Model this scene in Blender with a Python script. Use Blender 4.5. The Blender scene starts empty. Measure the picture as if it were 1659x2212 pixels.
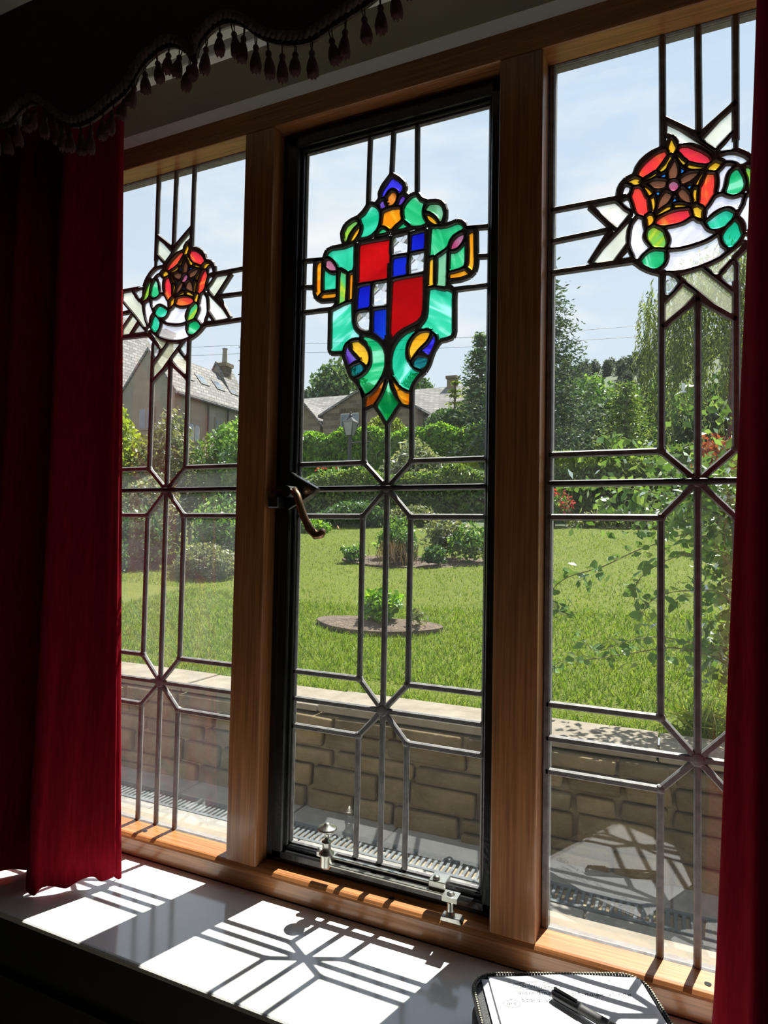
import bpy, bmesh, math, random
import numpy as np
from mathutils import Vector, Matrix

# ------------------------------------------------------------------ camera, sky, sun, exposure
H = 1.62                      # height of the camera above the room's floor; all z below are given from the camera
SC = bpy.context.scene
COL = SC.collection
cam_d = bpy.data.cameras.new('camera')
cam_d.sensor_fit = 'HORIZONTAL'
cam_d.sensor_width = 36.0
cam_d.lens = 1388.28 / 1659 * 36.0
cam_d.clip_start = 0.02
cam_d.clip_end = 2000
cam = bpy.data.objects.new('camera', cam_d)
COL.objects.link(cam)
R_ = Vector((0.9111, 0.4117, 0.0190)); U_ = Vector((-0.0016, -0.0427, 0.9991)); F_ = Vector((-0.4121, 0.9103, 0.0383))
mw = Matrix((R_, U_, -F_)).transposed().to_4x4()
mw.translation = (0, -1.1, H)
cam.matrix_world = mw
SC.camera = cam

SC.view_settings.view_transform = 'Standard'
SC.view_settings.look = 'None'
SC.view_settings.exposure = 0.0
SC.view_settings.gamma = 1.0
SC.view_settings.use_curve_mapping = False
try:
    SC.cycles.transparent_max_bounces = 14
    SC.cycles.adaptive_threshold = 0.06
    SC.cycles.max_bounces = 6
    SC.cycles.diffuse_bounces = 4
    SC.cycles.glossy_bounces = 3
    SC.cycles.transmission_bounces = 4
except Exception:
    pass

world = bpy.data.worlds.new('sky'); SC.world = world
world.use_nodes = True
wt = world.node_tree; wt.nodes.clear()
def wn(t, **k):
    n = wt.nodes.new(t)
    for a, b in k.items(): setattr(n, a, b)
    return n
tc = wn('ShaderNodeTexCoord'); sp = wn('ShaderNodeSeparateXYZ'); wt.links.new(tc.outputs['Generated'], sp.inputs[0])
ramp = wn('ShaderNodeValToRGB'); wt.links.new(sp.outputs['Z'], ramp.inputs[0])
e = ramp.color_ramp.elements
e[0].position = 0.0; e[0].color = (0.84, 0.90, 0.97, 1)
e[1].position = 1.0; e[1].color = (0.40, 0.60, 0.92, 1)
m_ = ramp.color_ramp.elements.new(0.30); m_.color = (0.72, 0.83, 0.96, 1)
m_ = ramp.color_ramp.elements.new(0.60); m_.color = (0.62, 0.78, 0.97, 1)
mp = wn('ShaderNodeMapping'); mp.inputs['Scale'].default_value = (1.6, 1.6, 5.0); mp.inputs['Location'].default_value = (3.1, 0.4, 0.75)
wt.links.new(tc.outputs['Generated'], mp.inputs[0])
nz = wn('ShaderNodeTexNoise'); nz.inputs['Scale'].default_value = 1.7; nz.inputs['Detail'].default_value = 8; nz.inputs['Roughness'].default_value = 0.55
wt.links.new(mp.outputs[0], nz.inputs['Vector'])
cr = wn('ShaderNodeValToRGB'); cr.color_ramp.elements[0].position = 0.47; cr.color_ramp.elements[1].position = 0.66
wt.links.new(nz.outputs['Fac'], cr.inputs[0])
mx = wn('ShaderNodeMixRGB'); mx.inputs['Color2'].default_value = (0.97, 0.98, 1.0, 1)
wt.links.new(cr.outputs[0], mx.inputs[0]); wt.links.new(ramp.outputs[0], mx.inputs['Color1'])
bg = wn('ShaderNodeBackground'); bg.inputs['Strength'].default_value = 1.08
wt.links.new(mx.outputs[0], bg.inputs[0])
wo = wn('ShaderNodeOutputWorld'); wt.links.new(bg.outputs[0], wo.inputs[0])

SUN = Vector((0.1267, 0.4349, 0.8915))
sun_d = bpy.data.lights.new('sun', 'SUN'); sun_d.energy = 15.0; sun_d.angle = 0.0093; sun_d.color = (1.0, 0.96, 0.88)
sun = bpy.data.objects.new('sun', sun_d); COL.objects.link(sun)
sun.rotation_euler = SUN.to_track_quat('Z', 'Y').to_euler(); sun.location = (2, 8, 16)

# ------------------------------------------------------------------ helpers
RNG = np.random.default_rng(7); random.seed(7)
LOC = {}
def tag(o, label=None, cat=None, group=None, kind=None):
    if label: o['label'] = label
    if cat: o['category'] = cat
    if group: o['group'] = group
    if kind: o['kind'] = kind
    return o
def place(o, loc, parent):
    w = Vector(loc) + Vector((0, 0, H)); LOC[o.name] = w
    if parent is not None:
        o.parent = parent; o.location = w - LOC[parent.name]
    else: o.location = w
def empty(name, loc=(0, 0, 0), parent=None):
    o = bpy.data.objects.new(name, None); COL.objects.link(o); o.empty_display_size = 0.05; place(o, loc, parent); return o
def link(name, me, mat=None, parent=None, loc=(0, 0, 0), smooth=False):
    if mat is not None and not me.materials: me.materials.append(mat)
    if smooth: me.polygons.foreach_set('use_smooth', [True] * len(me.polygons))
    o = bpy.data.objects.new(name, me); COL.objects.link(o); place(o, loc, parent); return o
def inst(name, me, parent, loc, rot=None, scale=None):
    o = bpy.data.objects.new(name, me); COL.objects.link(o); place(o, loc, parent)
    if rot is not None: o.rotation_euler = rot
    if scale is not None: o.scale = scale
    return o
class MB:
    def __init__(s): s.v = []; s.f = []
    def add(s, v, f):
        b = len(s.v); s.v += [tuple(p) for p in v]; s.f += [tuple(i + b for i in q) for q in f]; return s
    def box(s, x0, x1, y0, y1, z0, z1):
        v = [(x, y, z) for x in (x0, x1) for y in (y0, y1) for z in (z0, z1)]
        return s.add(v, [(0, 1, 3, 2), (4, 6, 7, 5), (0, 4, 5, 1), (2, 3, 7, 6), (0, 2, 6, 4), (1, 5, 7, 3)])
    def tube(s, path, r, n=8, cap=True):
        P = [Vector(p) for p in path]; k = len(P); V = []; F = []
        rr = r if hasattr(r, '__len__') else [r] * k
        T = [(P[min(i + 1, k - 1)] - P[max(i - 1, 0)]).normalized() for i in range(k)]
        a = Vector((0, 0, 1)) if abs(T[0].z) < .9 else Vector((1, 0, 0))
        N = (a - T[0] * a.dot(T[0])).normalized()
        for i in range(k):
            N = (N - T[i] * N.dot(T[i])).normalized(); B = T[i].cross(N)
            for j in range(n):
                t = 2 * math.pi * j / n; V.append(P[i] + (N * math.cos(t) + B * math.sin(t)) * rr[i])
        for i in range(k - 1):
            for j in range(n): F.append((i * n + j, i * n + (j + 1) % n, (i + 1) * n + (j + 1) % n, (i + 1) * n + j))
        if cap: F.append(tuple(range(n))[::-1]); F.append(tuple(range((k - 1) * n, k * n)))
        return s.add(V, F)
    def lathe(s, prof, n=12, c=(0, 0, 0)):
        V = []; F = []
        for r, z in prof:
            for j in range(n):
                t = 2 * math.pi * j / n; V.append((c[0] + r * math.cos(t), c[1] + r * math.sin(t), c[2] + z))
        for i in range(len(prof) - 1):
            for j in range(n): F.append((i * n + j, i * n + (j + 1) % n, (i + 1) * n + (j + 1) % n, (i + 1) * n + j))
        F.append(tuple(range(n))[::-1]); F.append(tuple(range((len(prof) - 1) * n, len(prof) * n)))
        return s.add(V, F)
    def prism(s, poly, y0, y1):
        """polygon in x,z extruded along y"""
        n = len(poly); V = [(x, y0, z) for x, z in poly] + [(x, y1, z) for x, z in poly]
        F = [tuple(range(n)), tuple(range(2 * n - 1, n - 1, -1))] + [(i, n + i, n + (i + 1) % n, (i + 1) % n) for i in range(n)]
        return s.add(V, F)
    def mesh(s, name, bevel=0, seg=1):
        me = bpy.data.meshes.new(name); me.from_pydata(s.v, [], s.f)
        bm = bmesh.new(); bm.from_mesh(me)
        bmesh.ops.recalc_face_normals(bm, faces=bm.faces)
        if bevel: bmesh.ops.bevel(bm, geom=list(bm.edges), offset=bevel, segments=seg, affect='EDGES', profile=.5)
        bm.to_mesh(me); bm.free(); return me
    def build(s, name, mat, parent=None, loc=(0, 0, 0), smooth=False, bevel=0, seg=1):
        return link(name, s.mesh(name, bevel, seg), mat, parent, loc, smooth)
def qmesh(name, V, nper=4):
    """big mesh of separate polygons of nper corners from an array (n*nper,3)"""
    me = bpy.data.meshes.new(name); V = np.asarray(V, dtype=np.float32); n = len(V) // nper
    me.vertices.add(len(V)); me.vertices.foreach_set('co', V.ravel())
    me.loops.add(n * nper); me.loops.foreach_set('vertex_index', np.arange(n * nper, dtype=np.int32))
    me.polygons.add(n); me.polygons.foreach_set('loop_start', np.arange(0, n * nper, nper, dtype=np.int32))
    me.polygons.foreach_set('loop_total', np.full(n, nper, dtype=np.int32))
    me.update(calc_edges=True); return me
def unit(a): return a / (np.linalg.norm(a, axis=1, keepdims=True) + 1e-9)
def leafcards(P, size, axis=None, aspect=.5, jit=.6, rng=RNG):
    """small four-cornered leaves, slightly folded, centred on the points P"""
    n = len(P); d = rng.normal(size=(n, 3))
    if axis is not None: d = np.asarray(axis) + jit * d
    d = unit(d); r = rng.normal(size=(n, 3)); s = unit(np.cross(d, r)); nn = np.cross(d, s)
    L = (np.asarray(size) * (0.7 + 0.6 * rng.random(n)))[:, None]; Wd = L * aspect * .5
    V = np.empty((n, 4, 3)); V[:, 0] = P - d * L * .5; V[:, 1] = P + s * Wd + nn * L * .06; V[:, 2] = P + d * L * .5; V[:, 3] = P - s * Wd + nn * L * .06
    return V.reshape(-1, 3)

# ------------------------------------------------------------------ materials
class NT:
    def __init__(s, name):
        s.m = bpy.data.materials.new(name); s.m.use_nodes = True; s.t = s.m.node_tree; s.t.nodes.clear()
        s.o = s.t.nodes.new('ShaderNodeOutputMaterial')
    def n(s, t, ins=None, **k):
        q = s.t.nodes.new(t)
        for a, b in k.items(): setattr(q, a, b)
        for a, b in (ins or {}).items(): s.set(q, a, b)
        return q
    def set(s, q, a, b):
        if isinstance(b, bpy.types.NodeSocket): s.t.links.new(b, q.inputs[a])
        else: q.inputs[a].default_value = b
    def out(s, sh): s.t.links.new(sh, s.o.inputs[0]); return s.m
    def coord(s, scale=(1, 1, 1), kind='Object', rot=(0, 0, 0)):
        c = s.n('ShaderNodeTexCoord'); m = s.n('ShaderNodeMapping', {'Vector': c.outputs[kind], 'Scale': scale, 'Rotation': rot}); return m.outputs[0]
    def noise(s, vec, scale, detail=4, rough=.5, dist=0):
        q = s.n('ShaderNodeTexNoise', {'Vector': vec, 'Scale': scale, 'Detail': detail, 'Roughness': rough, 'Distortion': dist}); return q.outputs['Fac']
    def ramp(s, fac, stops):
        r = s.n('ShaderNodeValToRGB', {'Fac': fac}); e = r.color_ramp.elements
        while len(e) < len(stops): e.new(.5)
        for i, (p, c) in enumerate(stops): e[i].position = p; e[i].color = (*c, 1) if len(c) == 3 else c
        return r.outputs[0]
    def math(s, op, a, b=0.0):
        q = s.n('ShaderNodeMath', {0: a, 1: b}, operation=op); return q.outputs[0]
    def mix(s, fac, a, b):
        q = s.n('ShaderNodeMixShader', {0: fac, 1: a, 2: b}); return q.outputs[0]
    def cmix(s, fac, a, b, mode='MIX'):
        q = s.n('ShaderNodeMixRGB', {0: fac, 1: a, 2: b}, blend_type=mode); return q.outputs[0]
    def bump(s, h, strength=.3, dist=.01):
        q = s.n('ShaderNodeBump', {'Height': h, 'Strength': strength, 'Distance': dist}); return q.outputs[0]
    def princ(s, col, rough=.5, metal=0., nrm=None, coat=0., spec=.5, sheen=0.):
        q = s.n('ShaderNodeBsdfPrincipled', {'Base Color': col if isinstance(col, bpy.types.NodeSocket) else (*col, 1), 'Roughness': rough, 'Metallic': metal})
        q.inputs['Specular IOR Level'].default_value = spec; q.inputs['Coat Weight'].default_value = coat; q.inputs['Coat Roughness'].default_value = .12
        q.inputs['Sheen Weight'].default_value = sheen
        if nrm is not None: s.set(q, 'Normal', nrm)
        return q.outputs[0]
def varied(name, c1, c2, scale=8, rough=.6, bump=.2, bd=.004, stretch=(1, 1, 1), metal=0., coat=0., spec=.5, detail=6, sheen=0., rnd=0.):
    t = NT(name); v = t.coord(stretch); f = t.noise(v, scale, detail, .6)
    col = t.ramp(f, [(.3, c1), (.7, c2)])
    if rnd:
        oi = t.n('ShaderNodeObjectInfo'); k = t.math('MULTIPLY_ADD', oi.outputs['Random'], rnd); 
        k.node.inputs[2].default_value = 1 - rnd * .5
        hs = t.n('ShaderNodeHueSaturation', {'Color': col, 'Value': k}); col = hs.outputs[0]
    f2 = t.noise(v, scale * 4, 3)
    return t.out(t.princ(col, rough, metal, t.bump(f2, bump, bd) if bump else None, coat, spec, sheen))
def wood(name, axis, dark=(.22, .072, .022), light=(.55, .235, .082)):
    t = NT(name); st = {'z': (14, 14, 1.0), 'x': (1.0, 14, 14)}[axis]
    v = t.coord(st, 'Object'); g = t.noise(v, 5.5, 8, .65, .6); fine = t.noise(t.coord({'z': (90, 90, 2), 'x': (2, 90, 90)}[axis]), 3, 4)
    c = t.ramp(g, [(.25, dark), (.5, tuple((a + b) / 2 for a, b in zip(dark, light))), (.75, light)])
    c = t.cmix(.35, c, t.ramp(fine, [(.35, tuple(x * .55 for x in dark)), (.6, light)]))
    return t.out(t.princ(c, .38, 0, t.bump(fine, .15, .002), .35))
def leafmat(name, c1, c2, c3, trans=.45, gloss=.25, rough=.7):
    t = NT(name); g = t.n('ShaderNodeNewGeometry')
    c = t.ramp(g.outputs['Random Per Island'], [(0, c1), (.55, c2), (1, c3)])
    d = t.n('ShaderNodeBsdfDiffuse', {'Color': c}); tr = t.n('ShaderNodeBsdfTranslucent', {'Color': t.cmix(1, c, (1.25, 1.2, .55, 1), 'MULTIPLY')})
    gl = t.n('ShaderNodeBsdfGlossy', {'Roughness': rough, 'Color': (1, 1, 1, 1)})
    lw = t.n('ShaderNodeLayerWeight', {'Blend': .2})
    return t.out(t.mix(t.math('MULTIPLY', lw.outputs['Fresnel'], gloss * (1.0 if 'honey' in name else .4)), t.mix(trans, d.outputs[0], tr.outputs[0]), gl.outputs[0]))
def front_fresnel(t, ior=1.5):
    fr = t.n('ShaderNodeFresnel', {'IOR': ior}); g = t.n('ShaderNodeNewGeometry')
    return t.math('MULTIPLY', fr.outputs[0], t.math('SUBTRACT', 1.0, g.outputs['Backfacing']))
def clear_glass(name, dust=.008):
    t = NT(name)
    v = t.coord((1, 1, 1)); f = t.noise(v, 14, 3, .6)
    haze = t.ramp(f, [(.3, (dust * .35,) * 3), (.75, (dust,) * 3)])
    tr = t.n('ShaderNodeBsdfTransparent', {'Color': (.975, .985, .978, 1)}); tl = t.n('ShaderNodeBsdfTranslucent', {'Color': (.85, .87, .9, 1)})
    gl = t.n('ShaderNodeBsdfGlossy', {'Roughness': .012, 'Color': (1, 1, 1, 1)})
    return t.out(t.mix(front_fresnel(t, 1.85), t.mix(haze, tr.outputs[0], tl.outputs[0]), gl.outputs[0]))
def stained(name, c1, c2, c3=None, scale=6, stretch=6, trans=.28, mid=.5, wid=.13):
    """coloured glass: tinted see-through body with streaks, a little opal"""
    t = NT(name); oi = t.n('ShaderNodeObjectInfo'); c = t.n('ShaderNodeTexCoord')
    rx = t.n('ShaderNodeVectorRotate', {'Vector': c.outputs['Object'], 'Angle': t.math('MULTIPLY', oi.outputs['Random'], 6.28)}, rotation_type='Y_AXIS')
    off = t.n('ShaderNodeVectorMath', {0: rx.outputs[0], 1: t.n('ShaderNodeCombineXYZ', {0: t.math('MULTIPLY', oi.outputs['Random'], 7.3), 2: t.math('MULTIPLY', oi.outputs['Random'], 3.1)}).outputs[0]}, operation='ADD')
    m = t.n('ShaderNodeMapping', {'Vector': off.outputs[0], 'Scale': (stretch, 1, 1)})
    f = t.noise(m.outputs[0], scale, 3, .5, .7)
    st = [(mid - wid, c1), (mid + wid * .4, c2)] + ([(mid + wid, c3)] if c3 else [])
    col = t.ramp(f, st)
    g = t.n('ShaderNodeGamma', {'Color': col, 'Gamma': .5})
    tr = t.n('ShaderNodeBsdfTransparent', {'Color': g.outputs[0]}); tl = t.n('ShaderNodeBsdfTranslucent', {'Color': col})
    gl = t.n('ShaderNodeBsdfGlossy', {'Roughness': .06, 'Color': (1, 1, 1, 1)})
    return t.out(t.mix(front_fresnel(t, 1.45), t.mix(trans, tr.outputs[0], tl.outputs[0]), gl.outputs[0]))
def crinkle_glass(name):
    t = NT(name); v = t.coord((1, 1, 1), 'Object'); geo = t.n('ShaderNodeNewGeometry')
    vo = t.n('ShaderNodeTexVoronoi', {'Vector': v, 'Scale': 62.0, 'Randomness': 1.0})
    c0 = t.n('ShaderNodeVectorMath', {0: vo.outputs['Color'], 1: (.5, .5, .5)}, operation='SUBTRACT')
    c1 = t.n('ShaderNodeVectorMath', {0: c0.outputs[0], 'Scale': 2.3}, operation='SCALE')
    nn = t.n('ShaderNodeVectorMath', {0: geo.outputs['Normal'], 1: c1.outputs[0]}, operation='ADD'); nr = t.n('ShaderNodeVectorMath', {0: nn.outputs[0]}, operation='NORMALIZE')
    gl = t.n('ShaderNodeBsdfRefraction', {'IOR': 1.5, 'Roughness': .03, 'Color': (.98, .99, 1, 1), 'Normal': nr.outputs[0]})
    tr = t.n('ShaderNodeBsdfTransparent', {'Color': (.97, .98, 1, 1)}); tl = t.n('ShaderNodeBsdfTranslucent', {'Color': (.95, .96, 1, 1)})
    return t.out(t.mix(.72, t.mix(.12, tr.outputs[0], tl.outputs[0]), gl.outputs[0]))
M = {}
M['wood_v'] = wood('varnished_wood_upright', 'z'); M['wood_h'] = wood('varnished_wood_level', 'x')
M['iron'] = varied('black_painted_iron', (.004, .004, .005), (.012, .012, .013), 30, .32, .35, .002, coat=.2)
M['lead'] = varied('lead_came', (.15, .148, .15), (.28, .275, .275), 60, .5, .3, .001, metal=.2)
M['bar'] = varied('saddle_bar_iron', (.006, .006, .007), (.02, .02, .02), 60, .5, .3, .001)
M['putty'] = varied('grey_putty', (.10, .10, .10), (.17, .17, .165), 40, .7, .3, .002)
M['sill'] = varied('white_gloss_paint', (.74, .75, .74), (.80, .81, .80), 3, .10, .03, .001, coat=.8)
M['white'] = varied('white_trim_paint', (.80, .80, .79), (.86, .86, .85), 12, .4, .1, .002)
M['wall'] = varied('beige_wall_paint', (.70, .65, .50), (.76, .71, .55), 4, .8, .08, .002)
M['ceil'] = varied('ceiling_paint', (.6, .6, .56), (.66, .66, .62), 4, .85, .05, .002)
M['panel'] = varied('dark_panel_paint', (.018, .020, .015), (.026, .028, .021), 6, .5, .1, .002)
M['carpet'] = varied('beige_carpet', (0.30, 0.25, 0.19), (0.38, 0.32, 0.25), 60, .95, .4, .004)
def velvet(name, c1, c2):
    t = NT(name); f = t.noise(t.coord((30, 30, 4)), 6, 5); c = t.ramp(f, [(.3, c1), (.7, c2)])
    p = t.princ(c, .95, 0, t.bump(t.noise(t.coord((1, 1, 1)), 600, 2), .2, .001), 0, .05, .0); tl = t.n('ShaderNodeBsdfTranslucent', {'Color': t.cmix(1, c, (2.5, 1.2, 1.4, 1), 'MULTIPLY')})
    return t.out(t.mix(.006, p, tl.outputs[0]))
M['velvet'] = velvet('crimson_velvet', (.19, .0035, .011), (.27, .0065, .019))
M['pelmet'] = varied('dark_red_damask', (.014, .0035, .004), (.024, .005, .006), 25, .9, .2, .002)
M['rope'] = varied('twisted_cord', (.03, .012, .012), (.11, .07, .06), 90, .8, .4, .002)
M['tassel'] = varied('tassel_thread', (.04, .012, .013), (.085, .026, .026), 120, .85, .5, .002, stretch=(6, 6, .6))
M['brass'] = varied('aged_bronze', (.22, .12, .06), (.42, .27, .17), 20, .28, .1, .001, metal=1.)
M['steel'] = varied('dull_nickel', (.36, .36, .33), (.55, .55, .5), 30, .32, .25, .001, metal=1.)
M['paper'] = varied('white_paper', (.70, .71, .74), (.75, .76, .79), 5, .8, .05, .001)
M['folder'] = varied('black_leatherette', (.012, .013, .014), (.03, .03, .032), 120, .45, .5, .001)
M['zip'] = varied('dull_zip_teeth', (.10, .10, .08), (.2, .2, .16), 300, .4, .6, .001, metal=.6)
M['pen'] = varied('black_plastic', (.006, .006, .007), (.012, .012, .013), 60, .28, .05, .001)
M['pengrip'] = varied('dark_rubber', (.03, .03, .032), (.05, .05, .052), 90, .6, .2, .001)
M['ink'] = varied('grey_pencil', (.05, .05, .06), (.08, .08, .09), 300, .8, 0)
M['clear'] = clear_glass('old_clear_glass'); M['clear_dusty'] = clear_glass('dusty_clear_glass', .03)
M['crinkle'] = crinkle_glass('crinkled_clear_glass')
G_ = dict(
 red=((.40, .004, .006), (.62, .008, .010), None, 5, 1.5), petal=((.88, .045, .075), (.86, .085, .045), (.92, .24, .05), 9, 5),
 orange=((.86, .27, .008), (.90, .36, .012), (.95, .45, .03), 8, 6), gold=((.88, .42, .012), (.94, .56, .045), None, 8, 4),
 amber=((.55, .16, .02), (.78, .32, .06), None, 9, 5), brown=((.17, .075, .04), (.24, .115, .07), None, 6, 2),
 teal=((.015, .50, .27), (.06, .66, .42), (.42, .88, .80), 7, 5), green=((.012, .46, .17), (.06, .60, .26), (.32, .80, .52), 8, 6),
 lime=((.10, .58, .24), (.34, .58, .05), (.55, .66, .07), 9, 7), sage=((.12, .40, .18), (.26, .58, .36), None, 8, 5),
 darkteal=((.004, .10, .12), (.03, .32, .32), None, 14, 6), blue=((.006, .004, .42), (.012, .03, .60), None, 5, 1.5),
 cobalt=((.008, .03, .50), (.012, .10, .66), None, 5, 1.5), indigo=((.03, .018, .50), (.07, .06, .78), None, 12, 7),
 violet=((.12, .045, .46), (.26, .16, .62), None, 8, 3), pink=((.50, .025, .14), (.52, .20, .30), None, 9, 4),
 skyblue=((.03, .28, .85), (.06, .42, .95), None, 8, 2), cream=((.64, .66, .56), (.76, .77, .68), (.90, .90, .84), 7, 2),
 white=((.74, .72, .80), (.86, .85, .90), (.98, .97, 1.0), 8, 7))
for k_, (a, b, c, sc_, st_) in G_.items():
    M['g_' + k_] = stained(k_ + '_glass', a, b, c, sc_, st_, trans={'cream': .16, 'white': .16, 'red': .10, 'blue': .10, 'brown': .3}.get(k_, .12))
M['g_crinkle'] = M['crinkle']
M['stone'] = varied('brown_gritstone', (.050, .035, .014), (.125, .090, .042), 7, .9, .8, .012, rnd=.6)
M['coping'] = varied('pale_coping_stone', (0.1344, 0.1142, 0.0840), (0.2150, 0.1882, 0.1445), 9, .9, .6, .006, rnd=.2)
M['mortar'] = varied('pale_mortar', (.16, .125, .075), (.25, .20, .125), 20, .95, .6, .004)
M['paving'] = varied('grey_paving', (0.1277, 0.1210, 0.1075), (0.1949, 0.1848, 0.1613), 9, .9, .4, .004, rnd=.2)
M['grate'] = varied('weathered_grating', (0.0504, 0.0605, 0.0672), (0.0840, 0.0966, 0.1050), 40, .6, .2, .001)
M['dark_gap'] = varied('dark_channel', (.02, .02, .02), (.04, .04, .04), 20, .9, .2, .002)
M['soil'] = varied('bed_soil', (.06, .042, .028), (.14, .10, .07), 14, .95, 1., .03)
def lawn_mat():
    t = NT('mown_lawn'); v = t.coord((1, 1, 1)); a = t.noise(v, .55, 5, .6); b = t.noise(v, 14, 4, .7); c = t.noise(v, 90, 2)
    col = t.ramp(a, [(.30, (0.0697, 0.0984, 0.0053)), (.52, (0.1021, 0.1296, 0.0067)), (.72, (0.1386, 0.1472, 0.0188))])
    col = t.cmix(.45, col, t.ramp(b, [(.3, (0.0506, 0.0848, 0.0037)), (.7, (0.1486, 0.1656, 0.0188))]))
    col = t.cmix(.3, col, t.ramp(c, [(.35, (0.0232, 0.0448, 0.0015)), (.65, (0.1295, 0.1512, 0.0225))]))
    return t.out(t.princ(col, .85, 0, t.bump(t.math('ADD', c, b), .8, .03), 0, .2))
M['lawn'] = lawn_mat()
M['field'] = varied('rough_ground', (.035, .055, .024), (.06, .085, .035), 1.2, .95, .4, .05)
M['blade'] = leafmat('grass_blades', (0.082, 0.156, 0.010), (0.122, 0.204, 0.016), (0.212, 0.270, 0.057), .5, .15)
M['bark'] = varied('bark', (.05, .04, .03), (.12, .09, .07), 12, .95, 1., .02, stretch=(1, 1, .2))
M['vine'] = varied('green_stem', (.06, .07, .025), (.14, .13, .06), 30, .7, .2, .002)
M['l_laurel'] = leafmat('laurel_leaves', (0.063, 0.162, 0.015), (0.125, 0.275, 0.025), (0.275, 0.449, 0.056), .5, .35, .6)
M['l_box'] = leafmat('clipped_box_leaves', (0.054, 0.113, 0.023), (0.113, 0.185, 0.046), (0.212, 0.292, 0.079), .45, .3)
M['l_dark'] = leafmat('dark_evergreen_leaves', (0.029, 0.074, 0.025), (0.060, 0.126, 0.043), (0.118, 0.207, 0.081), .35, .3)
M['l_conifer'] = leafmat('conifer_needles', (0.035, 0.076, 0.035), (0.071, 0.133, 0.057), (0.155, 0.225, 0.098), .35, .2)
M['l_spruce'] = leafmat('blue_spruce_needles', (0.032, 0.060, 0.042), (0.055, 0.094, 0.065), (0.111, 0.155, 0.111), .3, .2)
M['l_gold'] = leafmat('golden_cypress_leaves', (0.071, 0.117, 0.018), (0.151, 0.210, 0.035), (0.303, 0.351, 0.071), .5, .2)
M['l_willow'] = leafmat('willow_leaves', (0.068, 0.107, 0.039), (0.127, 0.175, 0.068), (0.252, 0.311, 0.117), .5, .3)
M['l_mid'] = leafmat('mid_green_leaves', (0.054, 0.126, 0.026), (0.105, 0.212, 0.046), (0.225, 0.359, 0.093), .45, .3)
M['l_pale'] = leafmat('pale_variegated_leaves', (0.082, 0.118, 0.055), (0.167, 0.201, 0.111), (0.346, 0.374, 0.264), .4, .3)
M['l_grey'] = leafmat('grey_green_leaves', (0.084, 0.109, 0.050), (0.159, 0.184, 0.093), (0.285, 0.301, 0.184), .4, .3)
M['l_yellow'] = leafmat('yellow_green_leaves', (0.131, 0.197, 0.019), (0.234, 0.317, 0.037), (0.393, 0.422, 0.083), .55, .25)
M['l_far_haze'] = leafmat('haze_tinted_pine_leaves', (0.052, 0.077, 0.065), (0.082, 0.111, 0.096), (0.117, 0.153, 0.129), .3, .1)  # distance haze is mixed into this leaf colour, making it paler and bluer
M['l_red'] = leafmat('red_maple_leaves', (0.144, 0.023, 0.012), (0.235, 0.053, 0.029), (0.326, 0.118, 0.065), .5, .2)
M['l_vine'] = leafmat('honeysuckle_leaves', (0.053, 0.116, 0.026), (0.094, 0.179, 0.047), (0.210, 0.315, 0.094), .42, .55, .35)
M['f_red'] = leafmat('red_flowers', (0.301, 0.019, 0.031), (0.422, 0.049, 0.072), (0.422, 0.121, 0.151), .4, .1)
M['f_white'] = leafmat('white_flowers', (0.301, 0.301, 0.271), (0.392, 0.392, 0.361), (0.422, 0.422, 0.422), .4, .1)
M['twig'] = leafmat('dry_twigs', (0.104, 0.065, 0.039), (0.184, 0.124, 0.078), (0.261, 0.196, 0.130), .2, .1)
def coursed(name, c1, c2, mortar, scale, bw=.5, rh=.25, ms=.02, nm=.5):
    t = NT(name); c = t.n('ShaderNodeTexCoord'); sp = t.n('ShaderNodeSeparateXYZ', {0: c.outputs['Object']})
    v = t.n('ShaderNodeCombineXYZ', {0: t.math('ADD', sp.outputs[0], sp.outputs[1]), 1: sp.outputs[2]})
    b = t.n('ShaderNodeTexBrick', {'Vector': v.outputs[0], 'Color1': (*c1, 1), 'Color2': (*c2, 1), 'Mortar': (*mortar, 1), 'Scale': scale, 'Mortar Size': ms, 'Brick Width': bw, 'Row Height': rh})
    col = t.cmix(nm, b.outputs['Color'], t.ramp(t.noise(c.outputs['Object'], 1.5, 5), [(.3, c1), (.7, c2)]))
    return t.out(t.princ(col, .9, 0, t.bump(b.outputs['Fac'], .4, .02), 0, .2))
M['house_stone'] = coursed('coursed_house_stone', (0.0840, 0.0672, 0.0462), (0.2268, 0.1806, 0.1218), (0.1848, 0.1596, 0.1176), 1.0, .6, .24, .02, .2)
M['render_stone'] = coursed('grey_house_stone', (0.2184, 0.1932, 0.1512), (0.2940, 0.2646, 0.2100), (0.2604, 0.2310, 0.1806), 1.0, .6, .3)
M['slate'] = coursed('stone_slates', (0.1428, 0.1386, 0.1302), (0.2604, 0.2520, 0.2394), (0.0840, 0.0798, 0.0756), 1.0, .34, .17, .02, .2)
M['pane'] = varied('house_window_glass', (.10, .13, .16), (.22, .26, .30), 1, .08, 0)
M['frame_white'] = varied('white_window_frames', (0.3360, 0.3360, 0.3226), (0.3898, 0.3898, 0.3763), 5, .5, 0)
M['gutter'] = varied('black_gutter', (.01, .01, .01), (.03, .03, .03), 5, .5, 0)
M['wire'] = varied('cable', (.12, .12, .13), (.18, .18, .19), 5, .6, 0)
M['lampglass'] = varied('frosted_lamp_glass', (.20, .21, .20), (.28, .29, .28), 6, .25, 0)
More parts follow.
